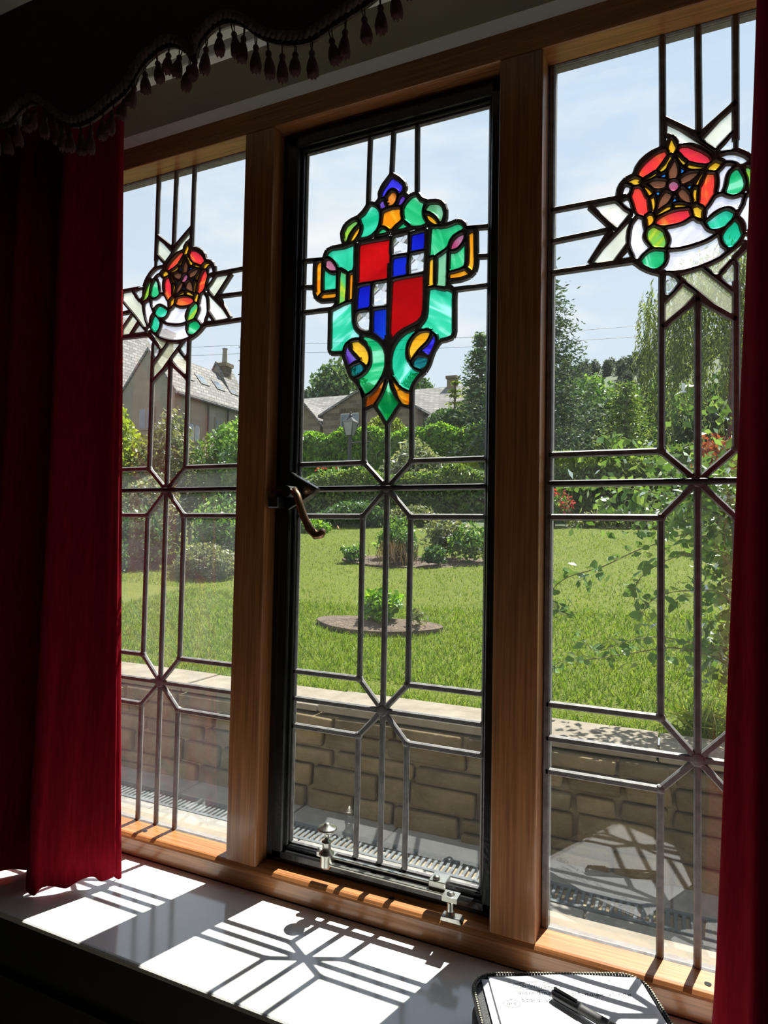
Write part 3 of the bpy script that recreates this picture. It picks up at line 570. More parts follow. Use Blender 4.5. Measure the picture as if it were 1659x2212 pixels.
def make_light(win, cx, mirror, half, ztop, zbot, vs, hz, pieces, panes_top, extra, rw=.0082, lead_y=0.0):
    """vs: lead offsets (x1, x2, x3) from cx; hz: dict of heights"""
    sx = -1 if mirror else 1
    X = lambda x: cx + sx * x
    lead = MB(); N = [0]
    def pane(poly, mat, name):
        w = [(X(x), z) for x, z in poly]
        c = (sum(p[0] for p in w) / len(w), sum(p[1] for p in w) / len(w))
        mb = MB().prism([(x - c[0], z - c[1]) for x, z in w], -.0014, .0014)
        mb.build(name, M[mat], win, (c[0], lead_y, c[1])); N[0] += 1
    for mat, s in pieces:
        p = soften(dec(s)); pane(offset(p, .0012), 'g_' + mat, 'stained_piece')
        ring(lead, [(X(x), z) for x, z in p], rw - .0008 if mat in ('skyblue', 'brown', 'pink', 'petal') and rw < .007 else rw + .0012 if mat in ('cream', 'crinkle', 'white') and rw < .007 else rw, lead_y)
    x1, x2, x3 = vs; a, s_, b, c, d, e_ = (hz[k] for k in 'asbcde')
    L, R = -half, half
    clear = 'clear'
    low = [ [(L, a), (x1, a), (x2, s_), (L, s_)], [(R, a), (x3, a), (x2, s_), (R, s_)],
            [(L, s_), (x2, s_), (x1, b), (L, b)], [(R, s_), (x2, s_), (x3, b), (R, b)],
            [(L, b), (x1, b), (x1, c), (L, c)], [(R, b), (x3, b), (x3, c), (R, c)],
            [(x1, b), (x2, s_), (x2, d), (x1, c)], [(x3, b), (x2, s_), (x2, d), (x3, c)],
            [(L, c), (x1, c), (x2, d), (L, d)], [(R, c), (x3, c), (x2, d), (R, d)],
            [(L, d), (x2, d), (x1, e_), (L, e_)], [(R, d), (x2, d), (x3, e_), (R, e_)],
            [(L, e_), (x1, e_), (x1, zbot), (L, zbot)], [(R, e_), (x3, e_), (x3, zbot), (R, zbot)],
            [(x1, e_), (x2, d), (x2, zbot), (x1, zbot)], [(x3, e_), (x2, d), (x2, zbot), (x3, zbot)] ]
    for i, p in enumerate(low): pane(p, 'clear_dusty' if mirror else clear, 'clear_pane')
    for p in panes_top: pane(p, clear, 'clear_pane')
    seg = [((L, a), (x1, a)), ((x3, a), (R, a)), ((x1, a), (x2, s_)), ((x3, a), (x2, s_)), ((x2, s_), (x1, b)), ((x2, s_), (x3, b)),
           ((L, b), (x1, b)), ((x3, b), (R, b)), ((x1, b), (x1, c)), ((x3, b), (x3, c)), ((L, c), (x1, c)), ((x3, c), (R, c)),
           ((x1, c), (x2, d)), ((x3, c), (x2, d)), ((x2, d), (x1, e_)), ((x2, d), (x3, e_)), ((L, d), (R, d)), ((L, e_), (x1, e_)), ((x3, e_), (R, e_)),
           ((x1, e_), (x1, zbot)), ((x3, e_), (x3, zbot)), ((x2, s_), (x2, zbot)), ((L, s_), (R, s_))] + extra
    for p, q in seg: strip(lead, (X(p[0]), p[1]), (X(q[0]), q[1]), y=lead_y)
    for x, z, r in ((x2, s_, .011), (x2, d, .013), (x1, a, .0075), (x3, a, .0075), (x1, b, .0075), (x3, b, .0075), (x1, c, .0075), (x3, c, .0075), (x1, e_, .0075), (x3, e_, .0075)):
        blob(lead, X(x), z, r, lead_y)
    for p in ((L, ztop), (R, ztop)): pass
    strip(lead, (X(L), ztop), (X(R), ztop), .006, lead_y); strip(lead, (X(L), zbot), (X(R), zbot), .006, lead_y)
    strip(lead, (X(L), zbot), (X(L), ztop), .006, lead_y); strip(lead, (X(R), zbot), (X(R), ztop), .006, lead_y)
    lead.build('lead_came', M['lead'], win)
    sb = MB().tube([(X(L), lead_y - .009, s_), (X(R), lead_y - .009, s_)], .0046, 8); sb.build('saddle_bar', M['bar'], win)
S_ = {k: dec(v) for k, v in GD['sil'].items()}
# centre casement
HC = dict(a=.1404, s=.0912, b=.0375, c=-.2691, d=-.3223, e=-.3752); h1, h2, h3 = .5557, .5018, .4495
vc = (-.0494, 0., .0490); hw, zt, zb = .1935, .7785, -.603
w2 = struct(empty('window_2', (-.4925, 0, -.637))); tag(w2, 'black iron casement with stained glass shield and scrolls in the middle')
tops = [ [(-hw, zt), (vc[0], zt)] + S_['cTL'] + [(-hw, h1)],
         [(vc[0], zt), (0, zt)] + S_['c12'][::-1],
         [(0, zt), (vc[2], zt)] + S_['c23'],
         [(hw, zt), (vc[2], zt)] + S_['cTR'][::-1] + [(hw, h1)],
         [(-hw, h1)] + S_['cL12'] + [(-hw, h2)], [(-hw, h2)] + S_['cL23'] + [(-hw, h3)],
         [(-hw, h3)] + S_['cBL'] + [(vc[0], HC['a']), (-hw, HC['a'])],
         S_['cB12'] + [(0, HC['s']), (vc[0], HC['a'])], S_['cB23'] + [(vc[2], HC['a']), (0, HC['s'])],
         S_['cBR'] + [(hw, h3), (hw, HC['a']), (vc[2], HC['a'])],
         [(hw, h3)] + S_['cR23'] + [(hw, h2)], [(hw, h2)] + S_['cR12'] + [(hw, h1)] ]
t_ = lambda k, i: S_[k][i]
ex = [((vc[0], zt), t_('cTL', 0)), ((0, zt), t_('c12', -1)), ((vc[2], zt), t_('cTR', -1)), ((-hw, h1), t_('cTL', -1)), ((-hw, h2), t_('cL12', -1)), ((-hw, h3), t_('cL23', -1)),
      ((hw, h1), t_('cTR', 0)), ((hw, h2), t_('cR12', 0)), ((hw, h3), t_('cR23', 0)), (t_('cBL', -1), (vc[0], HC['a'])), (t_('cBR', 0), (vc[2], HC['a'])), (t_('cB12', -1), (0, HC['s'])),
      (t_('cBL', -3), t_('cBL', -1)), (t_('cTL', -1), t_('cL12', 0)), (t_('cTR', 0), t_('cR12', -1))]
for k in ('c12', 'cTL', 'c23', 'cTR', 'cBL', 'cBR', 'cR23', 'cL23', 'cL12', 'cR12', 'cB12', 'cB23'):
    for i in range(len(S_[k]) - 1): ex.append((S_[k][i], S_[k][i + 1]))
# middle stem of the shield
ex += [((-.0055, .382), (-.0045, .296)), ((-.0003, .382), (.0012, .296)), ((-.003, .52), (-.003, .385))]
make_light(w2, -.4925, False, hw, zt, zb, vc, HC, GD['center'], tops, ex)
# fixed side lights, mirrored designs
HS = dict(a=.1430, s=.0942, b=.0379, c=-.2729, d=-.3287, e=-.3826); g1, g2, g3 = .5635, .5089, .4549
vs_ = (-.0518, 0., .0525); sw, szt, szb = .2260, .8205, -.6395
RB = S_
tops = [ [(-sw, szt), (vs_[0], szt)] + RB['rTL'] + [(-sw, g1)],
         [(vs_[0], szt), (0, szt), RB['rT12'][1], RB['rT12'][0]], [(0, szt), (vs_[2], szt), RB['rT23'][1], RB['rT23'][0]],
         [(sw, szt), (vs_[2], szt)] + RB['rTR'] + [(sw, g1)],
         [(-sw, g1)] + RB['rL12'] + [(-sw, g2)], [(-sw, g2)] + RB['rL23'] + [(-sw, g3)],
         [(-sw, g3)] + RB['rBL'] + [(vs_[0], HS['a']), (-sw, HS['a'])],
         [RB['rB12'][0], RB['rB12'][1], (0, HS['s']), (vs_[0], HS['a'])], [RB['rB23'][0], RB['rB23'][1], (vs_[2], HS['a']), (0, HS['s'])],
         [(sw, g3)] + RB['rBR'] + [(vs_[2], HS['a']), (sw, HS['a'])],
         [(sw, g1), RB['rR12'][0], RB['rR12'][1], (sw, g2)], [(sw, g2), RB['rR23'][0], RB['rR23'][1], (sw, g3)] ]
ex = [((vs_[0], szt), RB['rTL'][0]), ((0, szt), RB['rT12'][1]), ((vs_[2], szt), (vs_[2], .62)), ((-sw, g1), (-.105, g1)), ((-sw, g2), RB['rL12'][1]), ((-sw, g3), RB['rBL'][0]),
      (RB['rBL'][-1], (vs_[0], HS['a'])), ((vs_[2], .40), (vs_[2], HS['a'])), (RB['rB12'][1], (0, HS['s'])),
      ((sw, g1), (.10, g1)), ((sw, g2), RB['rR12'][1]), ((sw, g3), RB['rBR'][0]), (RB['rBR'][0], RB['rBR'][1]),
      (RB['rT12'][0], RB['rT12'][1]), (RB['rT23'][0], RB['rT23'][1]), (RB['rB12'][0], RB['rB12'][1]), (RB['rB23'][0], RB['rB23'][1]), (RB['rL12'][0], RB['rL12'][1]), (RB['rL23'][0], RB['rL23'][1])]
for k in ('rTL', 'rBL', 'rTR'):
    for i in range(len(RB[k]) - 1): ex.append((RB[k][i], RB[k][i + 1]))
w1 = struct(empty('window_1', (-1.0292, 0, -.637))); tag(w1, 'fixed leaded light with red rose beside the left curtain')
make_light(w1, -1.0292, True, sw, szt, szb, vs_, HS, GD['rose'], tops, ex, .0062)
w3 = struct(empty('window_3', (.0322, 0, -.637))); tag(w3, 'fixed leaded light with red rose beside the right curtain')
make_light(w3, .0322, False, sw, szt, szb, vs_, HS, GD['rose'], tops, ex, .0062)
for w, cx in ((w1, -1.0292), (w3, .0322)):
    pt = MB(); L, R = cx - sw, cx + sw
    for x0, x1, z0, z1 in ((L - .004, L + .006, szb, szt), (R - .006, R + .004, szb, szt), (L, R, szt - .006, szt + .003), (L, R, szb - .003, szb + .003)): pt.box(x0, x1, .002, .016, z0, z1)
    pt.build('putty', M['putty'], w)
# iron casement frame
def frame4(mb, x0, x1, z0, z1, wl, wr, wt_, wb, y0, y1):
    mb.box(x0, x0 + wl, y0, y1, z0, z1); mb.box(x1 - wr, x1, y0, y1, z0, z1); mb.box(x0, x1, y0, y1, z1 - wt_, z1); mb.box(x0, x1, y0, y1, z0, z0 + wb)
fo = MB(); frame4(fo, -.733, -.273, -.640, .8185, .018, .008, .016, .014, -.014, .026); fo.build('outer_frame', M['iron'], w2, bevel=.002)
fc = MB(); frame4(fc, -.716, -.277, -.627, .804, .024, .018, .020, .016, -.022, .014); fc.build('casement_frame', M['iron'], w2, bevel=.0025)
fi = MB(); frame4(fi, -.694, -.292, -.613, .787, .009, .009, .009, .011, -.012, .010); fi.build('glazing_lip', M['iron'], w2, bevel=.002)
# handle
hp = MB().prism([(-.690, .133), (-.6, .133)][:0] + [(-.694, .128), (-.676, .116), (-.628, .090), (-.640, .078), (-.668, .062), (-.694, .048)], -.0265, -.010)
plate = hp.build('handle_plate', M['iron'], w2, bevel=.0015)
hd = MB().tube([(-.676, -.040, .082), (-.662, -.055, .083), (-.650, -.062, .074), (-.642, -.064, .055), (-.634, -.062, .033), (-.624, -.058, .012), (-.612, -.055, .000), (-.600, -.057, .002), (-.594, -.060, .009)], [.0075, .008, .0075, .007, .0075, .0085, .0085, .008, .0065], 10)
for i, p in enumerate(hd.v): pass
lever = hd.build('handle_lever', M['brass'], w2, smooth=True)
MB().tube([(-.676, -.062, .083), (-.676, -.024, .083)], [.011, .012], 14).build('pivot', M['iron'], lever)
MB().tube([(-.720, -.040, .0865), (-.700, -.042, .0855), (-.676, -.043, .083)], [.006, .0075, .009], 8).build('latch_nose', M['iron'], lever)
MB().box(-.724, -.700, -.052, -.014, .052, .074).build('keeper', M['iron'], w2, bevel=.002)
# stay
st = MB(); st.box(-.584, -.366, -.040, -.033, -.5925, -.5885); st.box(-.584, -.340, -.052, -.044, -.6005, -.5965)
stay = st.build('stay_arm', M['steel'], w2, bevel=.001)
MB().lathe([(.002, .0), (.009, .0), (.0115, .004), (.0115, .021), (.0135, .024), (.0135, .027), (.008, .032), (.0075, .043), (.0092, .046), (.0092, .0475), (.0042, .049), (.0038, .059), (.006, .064), (.0175, .068), (.0185, .070), (.0165, .0725), (.007, .0755), (.0055, .079), (.002, .081)], 20).build('thumb_knob', M['steel'], stay, (-.5795, -.046, -.6065), smooth=True)
MB().box(-.606, -.570, -.036, -.020, -.596, -.588).lathe([(.0065, .0), (.006, .003), (.003, .0055), (.0005, .006)], 10, (-.602, -.030, -.588)).build('bracket', M['steel'], stay)
MB().box(-.382, -.352, -.044, -.014, -.598, -.583).lathe([(.007, .0), (.0065, .0035), (.0035, .0065), (.0005, .007)], 12, (-.370, -.036, -.583)).build('pivot_block', M['steel'], stay, bevel=.0012)
MB().box(-.352, -.326, -.060, -.038, -.603, -.595).lathe([(.0085, -.030), (.006, -.024), (.0055, -.010), (.0085, -.004), (.0085, .0), (.007, .004), (.0035, .007), (.0005, .0075)], 12, (-.340, -.049, -.598)).build('pin', M['steel'], stay)
MB().prism([(-.356, -.637), (-.318, -.637), (-.322, -.628), (-.354, -.629)], -.058, -.040).build('pin_plate', M['steel'], stay, bevel=.001)
# ------------------------------------------------------------------ curtains, pelmet, track
def catmull(P, k):
    P = [np.array(p, float) for p in P]; out = []
    for i in range(len(P) - 1):
        a, b, c, d = P[max(i - 1, 0)], P[i], P[i + 1], P[min(i + 2, len(P) - 1)]
        for j in range(k):
            t = j / k; out.append(.5 * (2 * b + (c - a) * t + (2 * a - 5 * b + 4 * c - d) * t * t + (3 * b - a - 3 * c + d) * t ** 3))
    out.append(P[-1]); return out
def curtain(name, bot, top, z0, z1, mat, x_hem=False):
    B = catmull(bot, 9); T = catmull(top, 9); n = len(B); rows = 26; V = []; F = []
    for r in range(rows + 1):
        t = r / rows; z = z0 + (z1 - z0) * t; e = t ** .8
        for i in range(n):
            p = B[i] * (1 - e) + T[i] * e
            w = .004 * math.sin(i * .7 + z * 5) * (1 - t)
            V.append((p[0] + w, p[1] + w * .5, z + (0.006 * math.sin(i * .55) if r == 0 else 0) + (.010 * math.exp(-((i - 18) / 14.) ** 2) * (1 - t) ** 6 if x_hem else 0)))
    for r in range(rows):
        for i in range(n - 1): F.append((r * n + i, r * n + i + 1, (r + 1) * n + i + 1, (r + 1) * n + i))
    m = MB().add(V, F); me = m.mesh(name); o = link(name, me, mat, None, (0, 0, 0), True)
    sm = o.modifiers.new('thick', 'SOLIDIFY'); sm.thickness = .0025; sm.offset = 0
    return o
lc = curtain('curtain', [(-.995, -.128), (-.986, -.145), (-.992, -.160), (-1.03, -.186), (-1.068, -.226), (-1.098, -.250), (-1.118, -.215), (-1.125, -.160), (-1.16, -.150), (-1.19, -.21), (-1.23, -.26), (-1.265, -.2), (-1.29, -.15), (-1.335, -.19), (-1.38, -.26), (-1.44, -.2), (-1.5, -.25), (-1.56, -.19), (-1.62, -.25), (-1.70, -.2)],
             [(-1.048, -.140), (-1.040, -.152), (-1.044, -.163), (-1.065, -.178), (-1.09, -.205), (-1.11, -.225), (-1.13, -.2), (-1.14, -.155), (-1.17, -.150), (-1.19, -.20), (-1.23, -.23), (-1.265, -.19), (-1.30, -.155), (-1.335, -.18), (-1.38, -.24), (-1.44, -.2), (-1.5, -.24), (-1.56, -.19), (-1.62, -.24), (-1.70, -.2)], -.676, .895, M['velvet'], True)
tag(lc, 'crimson velvet curtain hanging left of the window down to the sill', 'curtain', 'window curtains')
rc = curtain('curtain', [(.046, -.150), (.040, -.195), (.075, -.235), (.115, -.21), (.14, -.15), (.18, -.13), (.215, -.18), (.25, -.24), (.29, -.2), (.31, -.15), (.335, -.19), (.38, -.25), (.44, -.2), (.5, -.24), (.56, -.19)],
             [(.108, -.160), (.102, -.195), (.125, -.225), (.15, -.2), (.165, -.155), (.19, -.14), (.22, -.18), (.25, -.22), (.29, -.19), (.31, -.15), (.335, -.18), (.38, -.23), (.44, -.2), (.5, -.23), (.56, -.19)], -.672, .895, M['velvet'])
tag(rc, 'crimson velvet curtain hanging at the right edge of the window', 'curtain', 'window curtains')
PY = -.36
sc_pts = [(-1.44, .735), (-1.40, .715), (-1.345, .690), (-1.29, .682), (-1.235, .700), (-1.19, .735), (-1.150, .752), (-1.125, .745), (-1.11, .733), (-1.094, .728), (-1.078, .727), (-1.060, .738), (-1.037, .748), (-1.008, .746), (-.966, .716), (-.920, .684), (-.877, .681), (-.836, .694), (-.796, .710), (-.768, .740), (-.740, .754), (-.712, .758), (-.684, .744), (-.670, .725), (-.661, .721), (-.655, .739), (-.631, .757), (-.602, .761), (-.572, .746), (-.547, .723), (-.515, .703), (-.484, .691), (-.454, .688), (-.425, .697), (-.397, .704), (-.369, .712), (-.349, .722), (-.31, .750), (-.26, .765), (-.21, .752), (-.17, .73), (-.12, .715), (-.06, .72), (0, .745), (.05, .765), (.10, .76), (.14, .735), (.16, .728), (.18, .74), (.22, .765), (.27, .75), (.33, .71), (.38, .70), (.42, .72), (.44, .735)]
SCV = [tuple(p) for p in catmull(sc_pts, 4)]
PTOP = .925
pel = empty('pelmet', (-.5, PY, .70)); tag(pel, 'dark red scalloped pelmet edged with twisted cord and tassels above the window', 'pelmet')
pm = MB(); n_ = len(SCV)
V = [(x, PY - .009, z) for x, z in SCV] + [(x, PY - .009, PTOP) for x, z in SCV] + [(x, PY + .004, z) for x, z in SCV] + [(x, PY + .004, PTOP) for x, z in SCV]
F = []
for i in range(n_ - 1):
    F += [(i, i + 1, n_ + i + 1, n_ + i), (2 * n_ + i, 3 * n_ + i, 3 * n_ + i + 1, 2 * n_ + i + 1), (i, 2 * n_ + i, 2 * n_ + i + 1, i + 1), (n_ + i, n_ + i + 1, 3 * n_ + i + 1, 3 * n_ + i)]
F += [(0, n_, 3 * n_, 2 * n_), (n_ - 1, 3 * n_ - 1, 4 * n_ - 1, 2 * n_ - 1)]
pm.add(V, F).build('valance', M['pelmet'], pel)
MB().box(-1.44, .44, PY, -.306, PTOP - .018, PTOP).build('pelmet_board', M['pelmet'], pel)
MB().box(-1.44, -1.428, PY, -.306, .70, PTOP - .018).build('return_flap', M['pelmet'], pel); MB().box(.428, .44, PY, -.306, .70, PTOP - .018).build('return_flap', M['pelmet'], pel)
# evenly spaced points on the scallop
def resample(P, step):
    out = [P[0]]; acc = 0
    for a, b in zip(P[:-1], P[1:]):
        d = math.dist(a, b); s = step - acc
        while s <= d:
            t = s / d; out.append((a[0] + (b[0] - a[0]) * t, a[1] + (b[1] - a[1]) * t)); s += step
        acc = (acc + d) % step
    return out
RP = resample(SCV, .0035); rope = MB()
for ph in (0, math.pi):
    path = []
    for i, (x, z) in enumerate(RP):
        a, b = RP[max(i - 1, 0)], RP[min(i + 1, len(RP) - 1)]; tx, tz = b[0] - a[0], b[1] - a[1]; l = math.hypot(tx, tz) + 1e-9; nx, nz_ = -tz / l, tx / l
        th = i * .0035 / .019 * 2 * math.pi + ph
        path.append((x + nx * .0028 * math.cos(th), PY - .010 + .0028 * math.sin(th), z + nz_ * .0028 * math.cos(th)))
    rope.tube(path, .0037, 6)
rope.build('cord', M['rope'], pel, smooth=True)
br = MB(); k = len(RP); V = []
for x, z in RP: V += [(x, PY - .004, z - .001), (x, PY - .004, z - .009 - .0015 * random.random()), (x, PY + .001, z - .001), (x, PY + .001, z - .009)]
F = []
for i in range(k - 1): F += [(4 * i, 4 * i + 1, 4 * i + 5, 4 * i + 4), (4 * i + 2, 4 * i + 6, 4 * i + 7, 4 * i + 3), (4 * i + 1, 4 * i + 3, 4 * i + 7, 4 * i + 5)]
br.add(V, F).build('braid', M['rope'], pel)
tm = MB()
tm.lathe([(.0008, -.0135), (.0035, -.0145), (.0045, -.017), (.0040, -.0195), (.0030, -.021), (.0048, -.025), (.0072, -.032), (.0086, -.040), (.0078, -.0455), (.0066, -.0485), (.0005, -.047)], 14)
for i in range(-14, 0): pass
base = len(tm.v) - 14 * 11
for i in range(14):          # ragged skirt
    for r_ in (8, 9):
        x, y, z = tm.v[base + r_ * 14 + i]; kk = 1 + .12 * math.sin(i * 2.4 + r_); tm.v[base + r_ * 14 + i] = (x * kk, y * kk, z - .002 * math.cos(i * 3.1))
tm.tube([(-.0022, 0, .002), (-.0018, 0, -.008), (-.0004, 0, -.015)], .0009, 5); tm.tube([(.0022, 0, .002), (.0018, 0, -.008), (.0004, 0, -.015)], .0009, 5)
tme = tm.mesh('tassel'); tme.materials.append(M['tassel']); tme.polygons.foreach_set('use_smooth', [True] * len(tme.polygons))
for x, z in resample(SCV, .0262)[1:]:
    inst('tassel', tme, pel, (x + random.uniform(-.002, .002), PY - .002, z - .007), (random.uniform(-.12, .12), random.uniform(-.2, .2), random.uniform(0, 6)), (1, 1, random.uniform(.92, 1.08)))
tr = empty('curtain_track', (-.5, -.2, .885)); tag(tr, 'white curtain track glimpsed behind the pelmet scallops', 'track')
MB().box(-1.34, .34, -.212, -.19, .897, .917).build('rail', M['white'], tr, bevel=.002); MB().box(-1.34, .34, -.172, -.15, .897, .917).build('rail', M['white'], tr, bevel=.002)
for x in np.arange(-1.3, .34, .4): MB().box(x - .012, x + .012, -.215, -.146, .917, 1.10).build('bracket', M['white'], tr, bevel=.002)

# ------------------------------------------------------------------ folder, papers, pen on the sill
fu = Vector((.8995, .437, 0)); fv = Vector((.437, -.8995, 0)); FO = Vector((-.270, -.176, 0))
def fpt(u, v, z): p = FO + fu * u + fv * v; return (p.x, p.y, z)
FW, FL = .252, .315
def rrect(u0, u1, v0, v1, r, n=6):
    P = []
    for cu, cv, a0 in ((u1 - r, v0 + r, -90), (u1 - r, v1 - r, 0), (u0 + r, v1 - r, 90), (u0 + r, v0 + r, 180)):
        for i in range(n + 1):
            a = math.radians(a0 + 90 * i / n); P.append((cu + r * math.cos(a), cv + r * math.sin(a)))
    return P
def slab(poly, zlo, zhi):
    n = len(poly); m = MB(); V = [fpt(u, v, zlo) for u, v in poly] + [fpt(u, v, zhi) for u, v in poly]
    m.add(V, [tuple(range(n)), tuple(range(2 * n - 1, n - 1, -1))] + [(i, (i + 1) % n, n + (i + 1) % n, n + i) for i in range(n)]); return m
fo_ = empty('document_folder', fpt(FW / 2, FL / 2, -.684)); tag(fo_, 'black zipped document folder lying open on the white sill', 'folder')
slab(rrect(0, FW, 0, FL, .035), -.683, -.660).build('back_cover', M['folder'], fo_, bevel=.003)
slab(rrect(.004, FW - .004, .004, FL - .004, .032), -.660, -.632).build('pad_block', M['folder'], fo_)
rim = rrect(.002, FW - .002, .002, FL - .002, .034)
MB().tube([fpt(u, v, -.631) for u, v in rim + rim[:1]], .004, 8, False).build('gusset', M['folder'], fo_, smooth=True)
zt_ = MB(); RR = resample([*rim, rim[0]], .0042)
for u, v in RR: zt_.box(0, 0, 0, 0, 0, 0)
zt_ = MB()
for u, v in RR:
    x, y, z = fpt(u, v, -.6265); zt_.box(x - .0013, x + .0013, y - .0013, y + .0013, z - .001, z + .0012)
z_o = zt_.build('zip_teeth', M['zip'], fo_); z_o['kind'] = 'stuff'
def sheet(name, u0, u1, v0, v1, z, amp, ph, label):
    nu, nv = 26, 30; V = []; F = []
    for j in range(nv + 1):
        for i in range(nu + 1):
            u = i / nu; v = j / nv; w = amp * (math.sin(u * 5.2 + ph) * (1 - v * .5) + .5 * math.sin(v * 3 + u * 2))
            V.append(fpt(u0 + (u1 - u0) * u, v0 + (v1 - v0) * v + (.004 * math.sin(u * 6.5 + ph) if j == 0 else 0), z + w))
    for j in range(nv):
        for i in range(nu): a = j * (nu + 1) + i; F.append((a, a + 1, a + nu + 2, a + nu + 1))
    m = MB().add(V, F); o = m.build(name, M['paper'], None, (0, 0, 0), True); s = o.modifiers.new('t', 'SOLIDIFY'); s.thickness = .0003
    tag(o, label, 'paper', 'papers in the folder'); return o
sheet('paper_sheet', .016, .236, .010, .305, -.6290, .0006, .3, 'lower white sheet peeping out on the left of the folder')
ps = sheet('paper_sheet', .026, .243, .009, .31, -.6262, .0016, .9, 'white sheet with grey handwriting on top of the folder')
GL = {'W': [[(0, 1), (.2, 0), (.45, .7), (.7, 0), (.95, 1)]], 'i': [[(.1, .55), (.1, 0), (.25, .05)], [(.1, .75), (.12, .8)]], 'n': [[(0, .55), (.05, 0)], [(.04, .35), (.25, .55), (.4, .4), (.42, 0), (.55, .08)]],
 'd': [[(.4, .45), (.2, .55), (.02, .3), (.1, .02), (.3, .05), (.42, .3)], [(.48, 1), (.42, 0), (.55, .06)]], 'o': [[(.3, .52), (.08, .45), (.02, .2), (.15, 0), (.35, .08), (.4, .35), (.28, .52), (.5, .45)]],
 'w': [[(0, .5), (.1, 0), (.28, .4), (.42, 0), (.58, .5)]], 's': [[(.35, .5), (.1, .48), (.08, .32), (.3, .22), (.28, .02), (.02, .03)]], 'e': [[(.02, .25), (.35, .32), (.3, .52), (.08, .45), (.03, .15), (.2, 0), (.42, .1)]],
 'p': [[(.05, .5), (0, -.45)], [(.03, .35), (.25, .55), (.4, .3), (.25, .03), (.04, .1)]], 'g': [[(.4, .45), (.2, .55), (.03, .3), (.15, .03), (.38, .2)], [(.42, .5), (.38, -.3), (.15, -.42), (0, -.25)]],
 'c': [[(.35, .45), (.15, .52), (.02, .25), (.15, 0), (.38, .06)]], 't': [[(.2, .9), (.15, .1), (.3, .03)], [(0, .6), (.4, .62)]], 'm': [[(0, .5), (.03, 0)], [(.03, .35), (.2, .52), (.28, .3), (.28, 0)], [(.28, .35), (.45, .52), (.54, .3), (.54, 0), (.65, .06)]],
 'a': [[(.38, .45), (.18, .53), (.02, .25), (.14, 0), (.34, .15), (.4, .5), (.4, .05), (.52, .05)]], 'y': [[(0, .5), (.1, .1), (.3, .1), (.4, .5)], [(.42, .5), (.3, -.35), (.05, -.4)]], 'b': [[(.06, 1), (0, 0)], [(.02, .3), (.25, .5), (.4, .25), (.22, 0), (.02, .05)]],
 'x': [[(0, .5), (.35, 0)], [(.35, .5), (0, 0)]], '3': [[(.02, .85), (.3, .9), (.35, .65), (.12, .5), (.4, .3), (.25, 0), (0, .08)]], 'r': [[(0, .5), (.05, 0)], [(.04, .3), (.2, .5), (.35, .45)]], 'u': [[(0, .5), (.05, .08), (.25, .03), (.38, .3), (.4, .5)], [(.4, .5), (.42, .05), (.52, .05)]],
 '5': [[(.4, .9), (.1, .9), (.06, .55), (.35, .5), (.38, .15), (.15, 0), (0, .08)]], '.': [[(.1, .0), (.13, .03)]], '+': [[(0, .3), (.6, .3)], [(.3, .6), (.3, 0)]]}
def paperz(u, v):
    uu = (u - .026) / .217; vv = (v - .009) / .301; return -.6262 + .0016 * (math.sin(uu * 5.2 + .9) * (1 - vv * .5) + .5 * math.sin(vv * 3 + uu * 2)) + .0003
hw_ = MB()
def stroke(P): hw_.tube([fpt(u, v, paperz(u, v)) for u, v in P], .00042, 4)
def write(txt, u, v, h):
    for ch in txt:
        if ch == ' ': u += h * .55; continue
        for st_ in GL[ch]:
            Q = catmull(st_, 3) if len(st_) > 2 else st_
            stroke([(u + q[0] * h * .95 + q[1] * h * .12, v - q[1] * h) for q in Q])
        u += h * (max(q[0] for s in GL[ch] for q in s) * .95 + .14)
    return u
def loop(u, v, a, b): stroke([(u + a * math.cos(t), v + b * math.sin(t)) for t in np.linspace(0, 6.5, 30)])
write('55 Windows', .066, .0355, .0088); loop(.0905, .0318, .0335, .0082)
write('depending on cost maybe x3 now.', .060, .0485, .0092); write('board up', .063, .0625, .0088); write('are', .041, .0685, .0085); loop(.0475, .0660, .0115, .0072); write('+', .196, .020, .007)
hw_.build('handwriting', M['ink'], ps)
pen = empty('pen', fpt(.17, .13, -.624)); tag(pen, 'black ballpoint pen lying across the handwritten sheet', 'pen')
p0 = Vector(fpt(.1045, .056, -.6165)); p1 = Vector(fpt(.200, .156, -.6165)); dd = p1 - p0
P = lambda t: tuple(p0 + dd * t)
MB().tube([P(0), P(.02), P(.05), P(.30)], [.0035, .0058, .0066, .0068], 14).build('cap', M['pen'], pen, smooth=True)
MB().tube([P(.30), P(.32), P(.6)], [.0068, .0061, .0061], 14).build('grip', M['pengrip'], pen, smooth=True)
MB().tube([P(.6), P(.97), P(1)], [.0061, .0058, .003], 14).build('barrel', M['pen'], pen, smooth=True)
c0 = Vector(P(.03)) + Vector((0, 0, .0085)); c1 = Vector(P(.27)) + Vector((0, 0, .0085)); MB().tube([tuple(c0 - Vector((0, 0, .004))), tuple(c0), tuple(c1)], [.0016, .0016, .0013], 6).build('clip', M['pen'], pen)
# ------------------------------------------------------------------ terrace, garden wall, lawn  (yc = distance from the camera's plane)
YW = 1.65                                   # face of the garden wall
def groundz(x, y):
    yc = y + 1.1
    pts = [(0, -1.306), (3.06, -.835), (13, .215), (22, 1.6), (34, 3.2), (80, 14), (150, 37.5), (175, 39), (230, 30)]
    if yc < 3.06: return -.835
    for (a, za), (b, zb_) in zip(pts[1:-1], pts[2:]):
        if yc <= b: return za + (zb_ - za) * (yc - a) / (b - a)
    return 30
